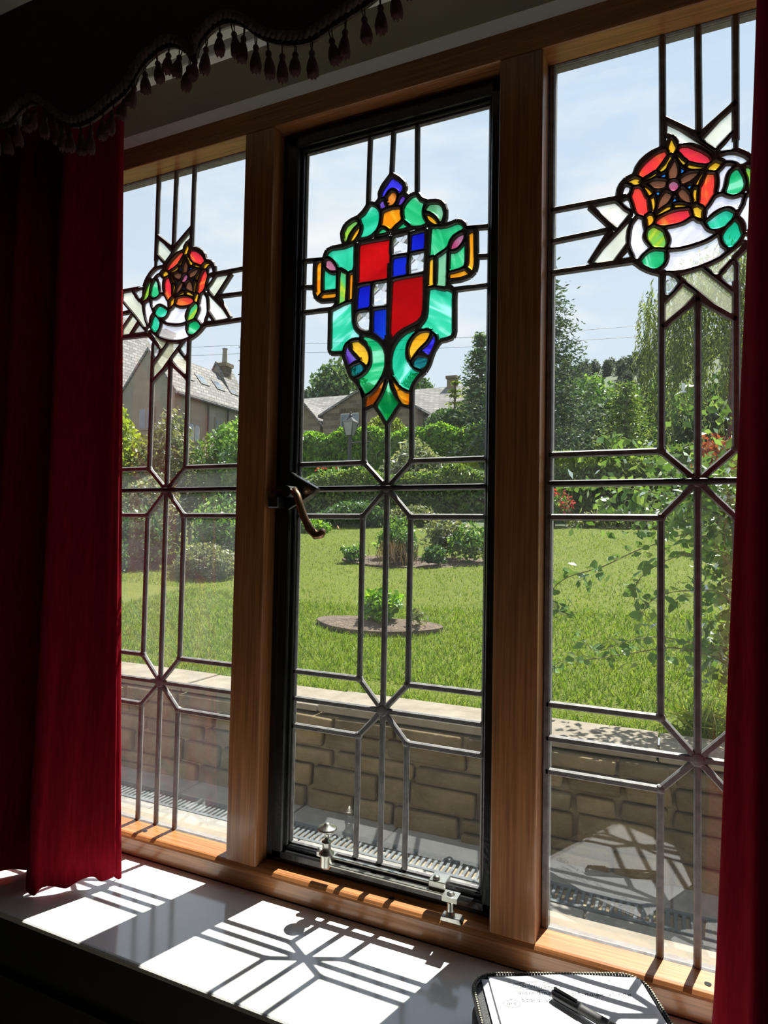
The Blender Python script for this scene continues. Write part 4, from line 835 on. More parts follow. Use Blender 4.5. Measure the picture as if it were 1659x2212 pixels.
# patio
pat = struct(MB().box(-4.2, 2.2, .05, YW + .05, -1.40, -1.318).build('terrace', M['mortar']))
rows_ = [(.06, .52), (.53, 1.02), (1.03, 1.325), (1.468, YW - .005)]
for r, (y0, y1) in enumerate(rows_):
    x = -4.15 + .2 * (r % 2)
    while x < 2.1:
        w = random.uniform(.45, .8); MB().box(-w / 2 + .004, w / 2 - .004, -(y1 - y0) / 2, (y1 - y0) / 2, -.016, .008 + random.uniform(-.002, .003)).build('paving_slab', M['paving'], pat, (x + w / 2, (y0 + y1) / 2, -1.314), bevel=.004); x += w
dr = empty('drain_channel', (-.9, 1.40, -1.306)); tag(dr, 'narrow channel drain with a slotted grating along the garden wall', 'drain')
MB().box(-4.1, 2.1, 1.33, 1.46, -1.40, -1.335).build('channel', M['dark_gap'], dr)
MB().box(-4.1, 2.1, 1.327, 1.345, -1.345, -1.305).build('edge_rail', M['grate'], dr); MB().box(-4.1, 2.1, 1.447, 1.465, -1.345, -1.305).build('edge_rail', M['grate'], dr)
gb = MB().box(-.0065, .0065, -.052, .052, -.012, .0).mesh('grating_bar', .0015); gb.materials.append(M['grate'])
for x in np.arange(-3.4, 1.2, .026): inst('grating_bar', gb, dr, (x, 1.396, -1.307))
# wall of squared stones
gw = empty('garden_wall', (-1, YW + .15, -1.306)); tag(gw, 'low brown stone retaining wall with flat coping beyond the terrace', 'wall')
MB().box(-4.6, 2.6, YW + .012, YW + .30, -1.33, -.874).build('wall_core', M['mortar'], gw)
def stone(x0, x1, z0, z1):
    w, h = x1 - x0, z1 - z0; m = MB().box(-w / 2, w / 2, -.05, .03, -h / 2, h / 2)
    me = m.mesh('stone', min(.012, h * .16), 2); 
    dx = random.uniform(0, 50)
    for v in me.vertices:
        k = .0035; v.co.x += k * math.sin(v.co.z * 60 + dx); v.co.z += k * math.sin(v.co.x * 40 + dx); v.co.y += .004 * math.sin(v.co.x * 31 + v.co.z * 47 + dx)
    me.materials.append(M['stone']); me.polygons.foreach_set('use_smooth', [True] * len(me.polygons))
    inst('stone', me, gw, ((x0 + x1) / 2, YW + .026 + random.uniform(-.008, .006), (z0 + z1) / 2))
z = -1.312
random.seed(11)
for h in (.100, .118, .080, .088, .066):
    x = -3.9 + random.uniform(0, .2)
    while x < 1.6:
        w = random.uniform(.13, .40)
        if h > .09 and random.random() < .3:
            zz = z + h * random.uniform(.4, .6); stone(x, x + w, z, zz - .010); stone(x, x + w, zz, z + h - .010)
        else: stone(x, x + w, z, z + h - random.uniform(.009, .014))
        x += w + random.uniform(.012, .024)
    z += h
x = -4.4
while x < 2.3:
    w = random.uniform(.55, .95); MB().box(-w / 2 + .004, w / 2 - .004, -.155, .16, -.012, .022 + random.uniform(-.003, .003)).build('coping_stone', M['coping'], gw, (x + w / 2, YW + .160, -.846), bevel=.006, seg=2); x += w
# ground sheet
xs = np.concatenate([np.linspace(-160, -24, 18), np.linspace(-22, 12, 60), np.linspace(14, 90, 12)]); ys = np.concatenate([np.linspace(1.96, 12.4, 46), np.linspace(13, 36, 16), np.linspace(42, 220, 26)])
V = []; nz1 = np.random.default_rng(3)
for y in ys:
    for x in xs:
        g = groundz(x, y); 
        if y > 60: g += 3.0 * math.sin(x * .045 + 1) * min(1, (y - 60) / 60)
        elif y < 12: g += .03 * math.sin(x * 1.1 + y * .4) + .02 * math.sin(y * 1.7 + x)
        V.append((x, y, g if y > 2.1 else min(g, -.845)))
F = [(j * len(xs) + i, j * len(xs) + i + 1, (j + 1) * len(xs) + i + 1, (j + 1) * len(xs) + i) for j in range(len(ys) - 1) for i in range(len(xs) - 1)]
gm = MB().add(V, F).mesh('ground'); gm.materials.append(M['lawn']); gm.materials.append(M['field'])
cy = np.empty(len(gm.polygons) * 3); gm.polygons.foreach_get('center', cy); cy = cy.reshape(-1, 3)
gm.polygons.foreach_set('material_index', (cy[:, 1] > 12.2).astype(np.int32)); gm.polygons.foreach_set('use_smooth', [True] * len(gm.polygons))
struct(link('ground', gm))
def gzv(P): return np.array([groundz(a, b) for a, b in P])
# grass blades
def blades(n, x0, x1, y0, y1, h, name, label):
    rg = np.random.default_rng(int(n)); XY = np.c_[rg.uniform(x0, x1, n), y0 + (y1 - y0) * rg.random(n) ** 1.3]
    Z = gzv(XY) + .03 * np.sin(XY[:, 0] * 1.1 + XY[:, 1] * .4) + .02 * np.sin(XY[:, 1] * 1.7 + XY[:, 0]); Z = np.where(XY[:, 1] < 2.2, -.842, Z)
    B = np.c_[XY, Z - .004]; a = rg.uniform(0, 6.28, n); hh = h * (.5 + rg.random(n)); w = .0035 + .002 * rg.random(n)
    s = np.c_[np.cos(a), np.sin(a), np.zeros(n)] * w[:, None]; t = np.c_[rg.normal(0, .45, (n, 2)), np.ones(n)] * hh[:, None]
    V = np.empty((n, 3, 3)); V[:, 0] = B - s; V[:, 1] = B + s; V[:, 2] = B + t
    o = link(name, qmesh(name, V.reshape(-1, 3), 3), M['blade']); tag(o, label, 'grass', None, 'stuff'); return o
blades(60000, -4.6, 1.6, 1.985, 4.2, .036, 'grass', 'short sunlit grass blades at the near edge of the lawn')
blades(50000, -8, 2.2, 4.2, 11.8, .028, 'grass', 'short grass blades across the far part of the lawn')

# ------------------------------------------------------------------ plants
def plant(name, label, loc, cat='shrub', group=None):
    o = empty(name, loc); tag(o, label, cat, group); return o
def ell(n, c, r, rg, shell=.55, lump=.25, lumps=14):
    d = unit(rg.normal(size=(n, 3))); q = unit(rg.normal(size=(lumps, 3))); k = np.max(np.maximum(0, d @ q.T) ** 6, axis=1)
    s = (shell + (1 - shell) * rg.random(n)) * (1 - lump + lump * k); return np.asarray(c) + d * s[:, None] * np.asarray(r)
def trunk(par, x, y, z0, z1, r, lean=0):
    MB().tube([(x, y, z0), (x + lean * .4, y, z0 + (z1 - z0) * .5), (x + lean, y, z1)], [r, r * .8, r * .45], 9).build('trunk', M['bark'], par)
def bush(name, label, x, y, z0, z1, rx, ry, n, size, mat, seed, cat='shrub', lump=.3, flowers=None, tr=True, shell=.45, aspect=.5):
    rg = np.random.default_rng(seed); p = plant(name, label, (x, y, z0), cat)
    P = ell(n, (x, y, (z0 + z1) / 2), (rx, ry, (z1 - z0) / 2), rg, shell, lump)
    V = leafcards(P, size, None, aspect, rng=rg)
    f = link('foliage', qmesh('foliage', V), M[mat], p); f['kind'] = 'stuff'
    if tr: trunk(p, x, y, z0 - .3, z0 + (z1 - z0) * .55, max(.02, rx * .07))
    if flowers:
        fm, fn, fs = flowers; Q = ell(fn, (x, y, (z0 + z1) / 2), (rx * 1.04, ry * 1.04, (z1 - z0) * .53), rg, .92, lump); Q = Q[Q[:, 2] > z0 + (z1 - z0) * .3]
        fo = link('blossom', qmesh('blossom', leafcards(np.repeat(Q, 5, 0) + rg.normal(0, fs * .5, (len(Q) * 5, 3)), fs, None, .8, rng=rg)), M[fm], p); fo['kind'] = 'stuff'
    return p
def hedge(name, label, x0, x1, y0, y1, z0, zt, n, size, mat, seed, rnd=.25):
    """zt: function x -> top height"""
    rg = np.random.default_rng(seed); m = int(n)
    X = rg.uniform(x0, x1, m); top = np.array([zt(a) for a in X]); u = rg.random(m)
    onTop = u < .35; Y = rg.uniform(y0, y1, m); Z = z0 + (top - z0) * rg.random(m)
    Y = np.where(onTop, Y, y0 + (rg.random(m) ** 2) * .35); Z = np.where(onTop, top - rg.random(m) ** 2 * .2, Z)
    k = np.clip((Z - (top - rnd)) / rnd, 0, 1); Y = Y + k ** 2 * rnd * .6 * np.where(Y < (y0 + y1) / 2, 1, -1)
    Z = Z + .10 * np.sin(X * 2.3) * (Z - z0) / (top - z0 + .01) + .06 * np.sin(X * 5.1 + Y) * (Z - z0) / (top - z0 + .01)
    o = empty(name, ((x0 + x1) / 2, y0, z0)); tag(o, label, 'hedge')
    f = link('foliage', qmesh('foliage', leafcards(np.c_[X, Y, Z], size, (0, -.3, .5), .5, 1.0, rg)), M[mat], o); f['kind'] = 'stuff'
    cx = np.linspace(x0, x1, 24); mb = MB()
    for a, b in zip(cx[:-1], cx[1:]): mb.box(a, b, y0 + .3, y1 - .2, z0 - .4, zt((a + b) / 2) - .28)
    mb.build('inner_branches', M['bark'], o); return o
def conifer(name, label, x, y, z0, z1, r0, levels, per, mat, seed, droop=.25, leaf=.22, k=26, power=.9, cat='tree'):
    rg = np.random.default_rng(seed); p = plant(name, label, (x, y, z0), cat); trunk(p, x, y, z0, z1, max(.08, r0 * .07)); PP = []; AX = []; SZ = []
    for l in range(levels):
        t = (l + rg.random() * .6) / levels; z = z0 + (z1 - z0) * (.06 + .94 * t); rad = r0 * (1 - t) ** power + .05
        nb = max(4, int(per * (1 - t * .6)))
        for a in np.linspace(0, 6.28, nb, endpoint=False) + rg.random() * 6.28:
            a += rg.normal(0, .15); rr = rad * (.7 + .45 * rg.random()); q = rg.random(k) ** .7; d = np.array([math.cos(a), math.sin(a), 0])
            B = np.outer(q * rr, d) + np.array([x, y, z]); B[:, 2] += -droop * rr * q ** 2 + .12 * rr * q
            B += rg.normal(0, .05 * r0 + .02, (k, 3)) * np.array([1, 1, .55]); PP.append(B); AX.append(np.tile(d + np.array([0, 0, -droop * .6]), (k, 1))); SZ.append(leaf * (.6 + .5 * (1 - q)))
    P = np.concatenate(PP); f = link('needles', qmesh('needles', leafcards(P, np.concatenate(SZ), np.concatenate(AX), .34, .55, rg)), M[mat], p); f['kind'] = 'stuff'; return p
Y = lambda yc: yc - 1.1
hedge('clipped_hedge', 'low clipped box hedge at the far end of the lawn', -12, 3.4, Y(14.4), Y(15.8), .15, lambda x: 1.62 + .03 * max(0, x + 4) + (.18 if x > -3.2 else 0), 34000, .13, 'l_box', 21)
hedge('laurel_hedge', 'bright laurel hedge in front of the stone bungalow', -15.5, -3.6, Y(20), Y(21.6), 1.0, lambda x: 3.72 + .05 * math.sin(x), 30000, .24, 'l_laurel', 22, .35)
bush('dome_shrub', 'dark clipped dome of evergreen rising behind the laurel hedge', -7.95, Y(23.4), 2.4, 5.0, 1.15, 1.1, 9000, .14, 'l_dark', 23, lump=.06, shell=.8)
bush('dome_shrub', 'golden green clipped dome beneath the shield point', -10.6, Y(23.4), 2.4, 4.98, 1.0, 1.0, 7000, .14, 'l_gold', 24, lump=.06, shell=.8)
bush('leafy_shrub', 'pale flowering shrub in front of the laurel hedge', -6.7, Y(17), .6, 2.9, 1.1, .9, 3600, .17, 'l_pale', 25)
bush('leafy_shrub', 'small yellow shrub beneath the dark dome of evergreen', -5.2, Y(17), .8, 2.35, .6, .5, 1200, .15, 'l_yellow', 26)
bush('leafy_shrub', 'mid green shrub by the foot of the garden lamp', -9.4, Y(16.8), .6, 2.15, .9, .7, 2400, .15, 'l_mid', 27, flowers=('f_red', 40, .08))
conifer('tall_conifer', 'tall pointed conifer beside the right mullion behind the hedge', -6.85, Y(24), 1.6, 7.9, 1.75, 26, 13, 'l_conifer', 31, .12, .26, 30, .75)
conifer('golden_conifer', 'smaller golden green conifer left of the tall pointed one', -8.55, Y(26), 2.0, 6.75, .95, 16, 9, 'l_gold', 32, .1, .22, 24, .7)
conifer('blue_spruce', 'large drooping spruce half hidden by the right mullion', -4.05, Y(20), 1.1, 9.2, 2.75, 30, 15, 'l_spruce', 33, .20, .24, 64, .80)
conifer('cypress_tree', 'rounded green cypress between the spruce and the willow', -1.25, Y(19), 1.2, 4.45, 1.1, 18, 13, 'l_box', 34, .1, .17, 30, .5)
bush('leafy_tree', 'bushy green tree behind the drooping spruce', -3.9, Y(31), 2.5, 7.9, 2.7, 1.6, 7000, .3, 'l_mid', 35, 'tree')
bush('leafy_tree', 'dark leafy tree between spruce and cypress', -2.3, Y(27), 2.2, 6.3, 1.7, 1.2, 4000, .28, 'l_dark', 36, 'tree')
bush('leafy_tree', 'round green tree far behind the cypress', -.9, Y(38), 3.5, 9.3, 2.6, 2, 5000, .36, 'l_mid', 37, 'tree')
bush('leafy_tree', 'dark tree mass behind the willow strands', 2.6, Y(32), 2.2, 8.0, 3.2, 1.8, 7000, .34, 'l_dark', 38, 'tree')
# willow
rg = np.random.default_rng(41); wl = plant('weeping_willow', 'tall weeping willow with hanging strands at the right', (1.9, Y(25), 1.2), 'tree'); trunk(wl, 1.9, Y(25), 1.2, 8.0, .3)
PP = []; AX = []
for i in range(620):
    a = rg.uniform(0, 6.28); rr = 3.2 * math.sqrt(rg.random()); cx, cy_ = 1.9 + rr * math.cos(a), Y(25) + .6 * rr * math.sin(a); top = 10.2 - .42 * rr ** 1.25 + rg.normal(0, .35); ln = rg.uniform(2.2, 5.6) * (.6 + .4 * rr / 3.2)
    m = int(ln / .085); q = np.linspace(0, 1, m); B = np.c_[cx + .25 * math.cos(a) * q + .05 * np.sin(q * 9 + i), cy_ + .2 * math.sin(a) * q, np.maximum(top - ln * q, 2.3)]
    PP.append(B + rg.normal(0, .035, (m, 3))); AX.append(np.tile([.12 * math.cos(a), 0, -1], (m, 1)))
f = link('strands', qmesh('strands', leafcards(np.concatenate(PP), .19, np.concatenate(AX), .26, .45, rg)), M['l_willow'], wl); f['kind'] = 'stuff'
bush('maple_shrub', 'rusty red maple shrub beside the right curtain', .62, Y(10), .2, 1.62, .62, .5, 2400, .10, 'l_red', 42)
bush('flower_clump', 'pink flower clump by the right mullion at the lawn edge', -2.25, Y(13.4), .3, 1.02, .42, .3, 900, .09, 'l_mid', 43, 'flowers', flowers=('f_red', 70, .07))
bush('flower_clump', 'low grey edging plants along the far lawn beneath the hedge', -1.0, Y(13.4), .15, .62, 1.4, .35, 2200, .09, 'l_grey', 44, 'flowers')
bush('leafy_shrub', 'dark shrub beside the casement handle at the far lawn edge', -6.6, Y(13.0), .1, .85, 1.1, .5, 2600, .12, 'l_dark', 45)
bush('leafy_shrub', 'grey leafed shrub in the border under the clipped hedge', -5.3, Y(13.2), .15, .75, .8, .4, 1600, .1, 'l_grey', 46)
bush('leafy_shrub', 'fresh green clump at the lawn edge near the handle', -6.9, Y(11.6), -.05, .38, .45, .35, 900, .1, 'l_laurel', 47)
# beds in the lawn
def bedsoil(name, label, x, y, rx, ry):
    V = [(x, y, groundz(x, y) + .05)]; F = []
    for i in range(28):
        a = 6.283 * i / 28; k = 1 + .08 * math.sin(3 * a) ; px, py = x + rx * k * math.cos(a), y + ry * k * math.sin(a); V.append((px, py, groundz(px, py) + .012))
    for i in range(28): F.append((0, 1 + i, 1 + (i + 1) % 28))
    V += [(a, b, c - .08) for a, b, c in V[1:]]; 
    for i in range(28): F.append((1 + i, 29 + i, 29 + (i + 1) % 28, 1 + (i + 1) % 28))
    o = MB().add(V, F).build(name, M['soil']); tag(o, label, 'flower bed'); return o
bedsoil('flower_bed', 'round patch of bare soil in the middle of the lawn', -2.1, Y(4.52), .52, .22)
bush('small_shrub', 'young green shrub in the round soil bed', -2.06, Y(4.55), -.70, -.36, .20, .18, 900, .062, 'l_laurel', 51, tr=False, lump=.4, shell=.2)
bush('small_shrub', 'thin dry seedling beside the young shrub', -1.75, Y(4.5), -.68, -.52, .10, .08, 60, .05, 'l_grey', 52, tr=False, shell=.2)
bedsoil('flower_bed', 'far soil bed filled with rose bushes', -3.05, Y(7.9), 1.15, .5)
for i, (x, yc, h, r, n, mt, lb) in enumerate([(-3.95, 7.7, .26, .22, 600, 'l_mid', 'small leafy plant at the left end of the rose bed'), (-3.45, 8.0, .62, .34, 1700, 'l_mid', 'rose bush straddling the left middle lead of the casement'), (-3.15, 7.6, .46, .22, 900, 'l_dark', 'dark bush in front of the rose bed middle'),
    (-2.75, 8.1, .66, .42, 2000, 'l_grey', 'twiggy grey bush right of the middle of the rose bed'), (-2.35, 7.9, .58, .36, 1600, 'l_mid', 'flowering bush at the right end of the rose bed'), (-2.7, 7.5, .3, .2, 600, 'l_dark', 'low dark bush at the front of the rose bed')]):
    g = groundz(x, Y(yc)); bush('rose_bush', lb, x, Y(yc), g - .02, g + h, r, r * .8, n, .065, mt, 60 + i, lump=.45, shell=.15, tr=False, flowers=('f_white', 14, .04) if i in (3, 4) else None)
rg = np.random.default_rng(77); n = 260; B = np.c_[rg.normal(-3.2, .12, n), rg.normal(Y(7.5), .08, n), np.full(n, groundz(-3.2, Y(7.5)) + .15)]
f = link('dry_stalks', qmesh('dry_stalks', leafcards(B + rg.normal(0, .03, (n, 3)), .32, (0, 0, 1), .035, .28, rg)), M['twig']); tag(f, 'dry straw coloured stalks standing in the rose bed', 'stalks', None, 'stuff')
# left border
bush('leafy_tree', 'yellow green tree at the far left edge by the curtain', -8.0, Y(7.2), -.2, 2.3, .75, .7, 5000, .11, 'l_yellow', 81, 'tree')
bush('tall_shrub', 'tall grey green shrub behind the left lead lines', -7.1, Y(7.6), -.45, 2.0, .72, .6, 5200, .085, 'l_grey', 82)
bush('tall_shrub', 'dense green shrub below the left house chimney', -5.95, Y(7.9), -.45, 2.12, .95, .7, 9000, .085, 'l_mid', 83)
bush('tall_shrub', 'dark hedge plant against the left mullion', -5.25, Y(7.3), -.5, 1.92, .62, .6, 6000, .085, 'l_mid', 84)
bush('white_shrub', 'pale silvery flowering shrub in the left border', -6.75, Y(6.9), -.5, .98, .62, .45, 4200, .07, 'l_pale', 85)
bush('leafy_shrub', 'dark low shrub beneath the silvery flowering one', -6.35, Y(6.3), -.62, .42, .7, .4, 4200, .07, 'l_dark', 86)
bush('leafy_shrub', 'mid green shrub left of the left mullion above the grey bush', -5.15, Y(6.5), -.55, .52, .5, .45, 3600, .07, 'l_mid', 87)
bush('round_bush', 'rounded grey green bush on the lawn beside the left mullion', -4.98, Y(6.0), -.58, -.10, .42, .36, 3600, .05, 'l_grey', 88, lump=.2, shell=.6, flowers=('f_white', 30, .02))
bush('leafy_shrub', 'dark green shrub at the bottom left of the border', -6.3, Y(5.7), -.66, .10, .45, .4, 2600, .06, 'l_dark', 89)
fe = empty('picket_fence', (-7.3, Y(8.6), -.2)); tag(fe, 'weathered grey picket fence behind the left border', 'fence')
pk = MB().prism([(-.035, 0), (.035, 0), (.035, 1.18), (0, 1.25), (-.035, 1.18)], -.01, .01).mesh('picket'); pk.materials.append(M['paving'])
for i in range(16): inst('picket', pk, fe, (-9.6 + i * .14, Y(8.6), -.2))
MB().box(-9.7, -7.4, Y(8.6) + .011, Y(8.6) + .04, .55, .63).build('fence_rail', M['paving'], fe)
# climbing plant in front of the lawn at the right: leaves one by one
vp = plant('climbing_honeysuckle', 'leafy climbing shrub sprawling over the coping at the right', (.42, Y(3.25), -.83)); rg = np.random.default_rng(91)
stems = [[(.40, 3.15, -.75), (.30, 3.05, -.3), (.12, 2.98, .02), (-.10, 2.93, -.02), (-.28, 2.9, -.11), (-.42, 2.9, -.16), (-.49, 2.9, -.22), (-.50, 2.9, -.28), (-.45, 2.9, -.315), (-.38, 2.9, -.31)],
  [(.42, 3.1, -.78), (.25, 3.0, -.52), (.02, 2.95, -.44), (-.16, 2.92, -.47), (-.33, 2.9, -.51), (-.44, 2.9, -.525), (-.5, 2.9, -.575)],
  [(.42, 3.1, -.78), (.2, 3.0, -.48), (-.02, 2.95, -.40), (-.18, 2.92, -.42), (-.3, 2.9, -.47), (-.38, 2.9, -.41)],
  [(.40, 3.1, -.7), (.22, 3.0, -.25), (.05, 2.95, -.2), (-.08, 2.92, -.24), (-.14, 2.9, -.33)], [(.4, 3.15, -.7), (.25, 3.05, -.1), (.05, 2.95, -.05), (-.12, 2.93, -.14), (-.15, 2.92, -.26), (-.05, 2.9, -.36)],
  [(.45, 3.2, -.7), (.38, 3.15, -.1), (.2, 3.1, .22), (-.02, 3.05, .36), (-.2, 3.0, .45), (-.27, 3.0, .44)], [(.45, 3.2, -.7), (.35, 3.1, -.1), (.15, 3.05, .12), (-.12, 3.0, .22), (-.36, 2.98, .24), (-.47, 2.97, .23)],
  [(.45, 3.2, -.7), (.36, 3.1, .1), (.22, 3.05, .35), (.1, 3.0, .5), (.02, 3.0, .60), (.06, 3.0, .66)], [(.45, 3.2, -.7), (.34, 3.1, .0), (.1, 3.0, .15), (-.15, 2.98, .12), (-.3, 2.95, .16)],
  [(.46, 3.2, -.7), (.4, 3.1, .1), (.3, 3.05, .4), (.2, 3.0, .52), (.16, 3.0, .6)], [(.45, 3.1, -.7), (.3, 3.0, -.5), (.15, 2.95, -.42), (.05, 2.92, -.52), (.0, 2.9, -.58)], [(.45, 3.15, -.7), (.3, 3.05, .05), (.05, 3.0, .3), (-.1, 2.98, .33)]]
sm_ = MB(); TIPS = []
for s in stems:
    C = catmull([(a, Y(b), c) for a, b, c in s], 7); k = len(C); sm_.tube([tuple(c) for c in C], [.0034 - .0024 * i / k for i in range(k)], 5)
    TIPS.append(C)
sm_.build('stems', M['vine'], vp)
def leafmesh(L, W_):
    prof = [(0, 0), (.18, .55), (.42, 1), (.68, .8), (.9, .32), (1, 0)]; V = []; F = []
    for t, w in prof: V += [(-w * W_ / 2, t * L, .10 * W_ * w + -.12 * L * t * t), (0, t * L, -.12 * L * t * t), (w * W_ / 2, t * L, .10 * W_ * w - .12 * L * t * t)]
    for i in range(len(prof) - 1): a = 3 * i; F += [(a, a + 1, a + 4, a + 3), (a + 1, a + 2, a + 5, a + 4)]
    me = bpy.data.meshes.new('leaf'); me.from_pydata(V, [], F); me.materials.append(M['l_vine']); me.polygons.foreach_set('use_smooth', [True] * len(F)); return me
lms = [leafmesh(.052, .032), leafmesh(.042, .027), leafmesh(.060, .034)]
cnt = 0; more = []
for C in TIPS:
    k = len(C)
    for i in range(int(k * .18), k):
        for rep in range(3 if i < k * .6 else 2):
            p = C[i] + rg.normal(0, .03 if i < k * .6 else .010, 3)
            if cnt < 298 and i > k * .22 and rg.random() < .55: inst('leaf', lms[cnt % 3], vp, tuple(p), (rg.normal(0, .7), rg.normal(0, .7), rg.uniform(0, 6.28)), (rg.uniform(.75, 1.25),) * 3); cnt += 1
            else: more.append(p)
B = np.concatenate([np.array(more), np.c_[rg.uniform(.06, .8, 3000), rg.uniform(Y(3.0), Y(3.6), 3000), rg.uniform(-.6, .4, 3000)], np.c_[rg.normal(.05, .2, 900), rg.uniform(Y(3.05), Y(3.5), 900), rg.normal(.18, .11, 900)]])
keep = ~((B[:, 0] < .10) & (B[:, 2] < .02) & (rg.random(len(B)) < .86)); B = B[keep]
f = link('smaller_leaves', qmesh('smaller_leaves', leafcards(B, .048, None, .6, rng=rg)), M['l_vine'], vp); f['kind'] = 'stuff'
n = 90; Bq = np.c_[rg.normal(.12, .05, n), rg.normal(Y(3.16), .04, n), np.full(n, -.77)]
f = link('strap_leaves', qmesh('strap_leaves', leafcards(Bq, .24, (0, -.3, .6), .05, .7, rg)), M['l_yellow']); tag(f, 'tuft of yellow green strap leaves on the coping below the climber', 'plant', None, 'stuff')

# ------------------------------------------------------------------ garden lamp
lp = empty('garden_lamp', (-8.34, Y(16), .6)); tag(lp, 'black iron garden lamp post with a tapered glass lantern', 'lamp post')
MB().tube([(-8.34, Y(16), .4), (-8.34, Y(16), 2.5), (-8.34, Y(16), 2.82)], [.07, .055, .05], 10).build('post', M['gutter'], lp)
MB().tube([(-8.34, Y(16), 2.62), (-7.7, Y(16), 2.62)], .018, 6).build('ladder_bar', M['gutter'], lp)
def frustum(z0, z1, r0, r1): 
    m = MB(); V = [(-8.34 + sx * r, Y(16) + sy * r, z) for z, r in ((z0, r0), (z1, r1)) for sx, sy in ((-1, -1), (1, -1), (1, 1), (-1, 1))]
    return m.add(V, [(0, 1, 2, 3), (4, 7, 6, 5), (0, 4, 5, 1), (1, 5, 6, 2), (2, 6, 7, 3), (3, 7, 4, 0)])
frustum(2.83, 3.20, .085, .165).build('lantern_glass', M['lampglass'], lp)
for sx, sy in ((-1, -1), (1, -1), (1, 1), (-1, 1)): MB().tube([(-8.34 + sx * .09, Y(16) + sy * .09, 2.82), (-8.34 + sx * .17, Y(16) + sy * .17, 3.21)], .014, 6).build('lantern_bar', M['gutter'], lp)
frustum(3.20, 3.34, .185, .05).lathe([(.05, 3.34), (.055, 3.40), (.02, 3.43), (.035, 3.47), (.005, 3.53)], 8, (-8.34, Y(16), 0)).build('lantern_cap', M['gutter'], lp)

# ------------------------------------------------------------------ houses
def gable_x(name, x0, x1, y0, y1, z0, ze, zr, par, wmat, rmat, over=.3):
    """ridge along x"""
    ym = (y0 + y1) / 2
    m = MB(); V = [(x, y, z) for x in (x0, x1) for y, z in ((y0, z0), (y1, z0), (y1, ze), (ym, zr), (y0, ze))]
    m.add(V, [(0, 1, 2, 3, 4), (9, 8, 7, 6, 5), (0, 5, 6, 1), (0, 4, 9, 5), (1, 6, 7, 2)]); m.build('wall', M[wmat], par)
    k = (zr - ze) / (ym - y0)
    for s in (0, 1):
        ya, za = (y0 - over, ze - over * k) if s == 0 else (y1 + over, ze - over * k)
        r = MB(); V = [(x0 - over, ya, za), (x1 + over, ya, za), (x1 + over, ym, zr), (x0 - over, ym, zr)]; V += [(a, b, c + .14) for a, b, c in V]
        r.add(V, [(0, 1, 2, 3), (4, 7, 6, 5), (0, 4, 5, 1), (1, 5, 6, 2), (2, 6, 7, 3), (3, 7, 4, 0)]); r.build('roof_slope', M[rmat], par)
def gable_y(x0, x1, y0, y1, z0, ze, zr, par, wmat, rmat, over=.3):
    xm = (x0 + x1) / 2; m = MB(); V = [(x, y, z) for y in (y0, y1) for x, z in ((x0, z0), (x1, z0), (x1, ze), (xm, zr), (x0, ze))]
    m.add(V, [(0, 1, 2, 3, 4), (9, 8, 7, 6, 5), (0, 5, 6, 1), (0, 4, 9, 5), (1, 6, 7, 2)]); m.build('wall', M[wmat], par)
    k = (zr - ze) / (xm - x0)
    for s in (0, 1):
        xa, za = (x0 - over, ze - over * k) if s == 0 else (x1 + over, ze - over * k)
        r = MB(); V = [(xa, y0 - over * .5, za), (xa, y1 + over * .5, za), (xm, y1 + over * .5, zr), (xm, y0 - over * .5, zr)]; V += [(a, b, c + .14) for a, b, c in V]
        r.add(V, [(0, 1, 2, 3), (4, 7, 6, 5), (0, 4, 5, 1), (1, 5, 6, 2), (2, 6, 7, 3), (3, 7, 4, 0)]); r.build('roof_slope', M[rmat], par)
def window_y(par, x0, x1, z0, z1, y, bars=1, fm='frame_white'):
    """window in a wall that faces the camera's side (-y)"""
    f = MB().box(x0, x1, y - .05, y + .02, z0, z1).build('window', M[fm], par); w = .07
    xs_ = np.linspace(x0, x1, bars + 2)
    for a, b in zip(xs_[:-1], xs_[1:]): MB().box(a + w * .6, b - w * .6, y - .062, y - .045, z0 + w, z1 - w).build('pane', M['pane'], f)
def window_x(par, y0, y1, z0, z1, x):
    f = MB().box(x - .02, x + .05, y0, y1, z0, z1).build('window', M['render_stone'], par); ym = (y0 + y1) / 2
    for a, b in ((y0, ym), (ym, y1)): MB().box(x + .045, x + .062, a + .06, b - .06, z0 + .07, z1 - .07).build('pane', M['pane'], f)
def chimney(par, x, y, z0, z1, w, d, pots=((0, .5),)):
    c = MB().box(x - w / 2, x + w / 2, y - d / 2, y + d / 2, z0, z1).box(x - w / 2 - .07, x + w / 2 + .07, y - d / 2 - .07, y + d / 2 + .07, z1 - .18, z1).build('chimney', M['house_stone'], par)
    for dx, h in pots: MB().lathe([(.13, 0), (.11, h * .9), (.13, h)], 8, (x + dx, y, z1)).build('chimney_pot', M['render_stone'], c)
bw = empty('stone_bungalow', (-17, Y(34), 3.0)); tag(bw, 'low stone bungalow with slate roof and front gable behind the laurel hedge', 'house')
gable_x('b', -24.5, -11.9, Y(35.2), Y(43), 2.6, 7.05, 9.6, bw, 'house_stone', 'slate')
gable_y(-19.6, -13.4, Y(34), Y(39), 2.6, 7.35, 8.95, bw, 'house_stone', 'slate')
gable_y(-22.2, -19.9, Y(34.2), Y(38), 2.6, 6.9, 8.15, bw, 'house_stone', 'slate')
window_y(bw, -21.65, -20.35, 5.15, 6.5, Y(34.2), 1); window_y(bw, -18.35, -17.15, 6.3, 7.35, Y(34), 0); window_y(bw, -15.2, -14.0, 4.8, 6.0, Y(34), 1)
for i in range(7): MB().box(-18.45 + i * .2, -18.29 + i * .2, Y(34) - .04, Y(34) + .03, 7.42, 7.66).build('arch_stone', M['stone'], bw)
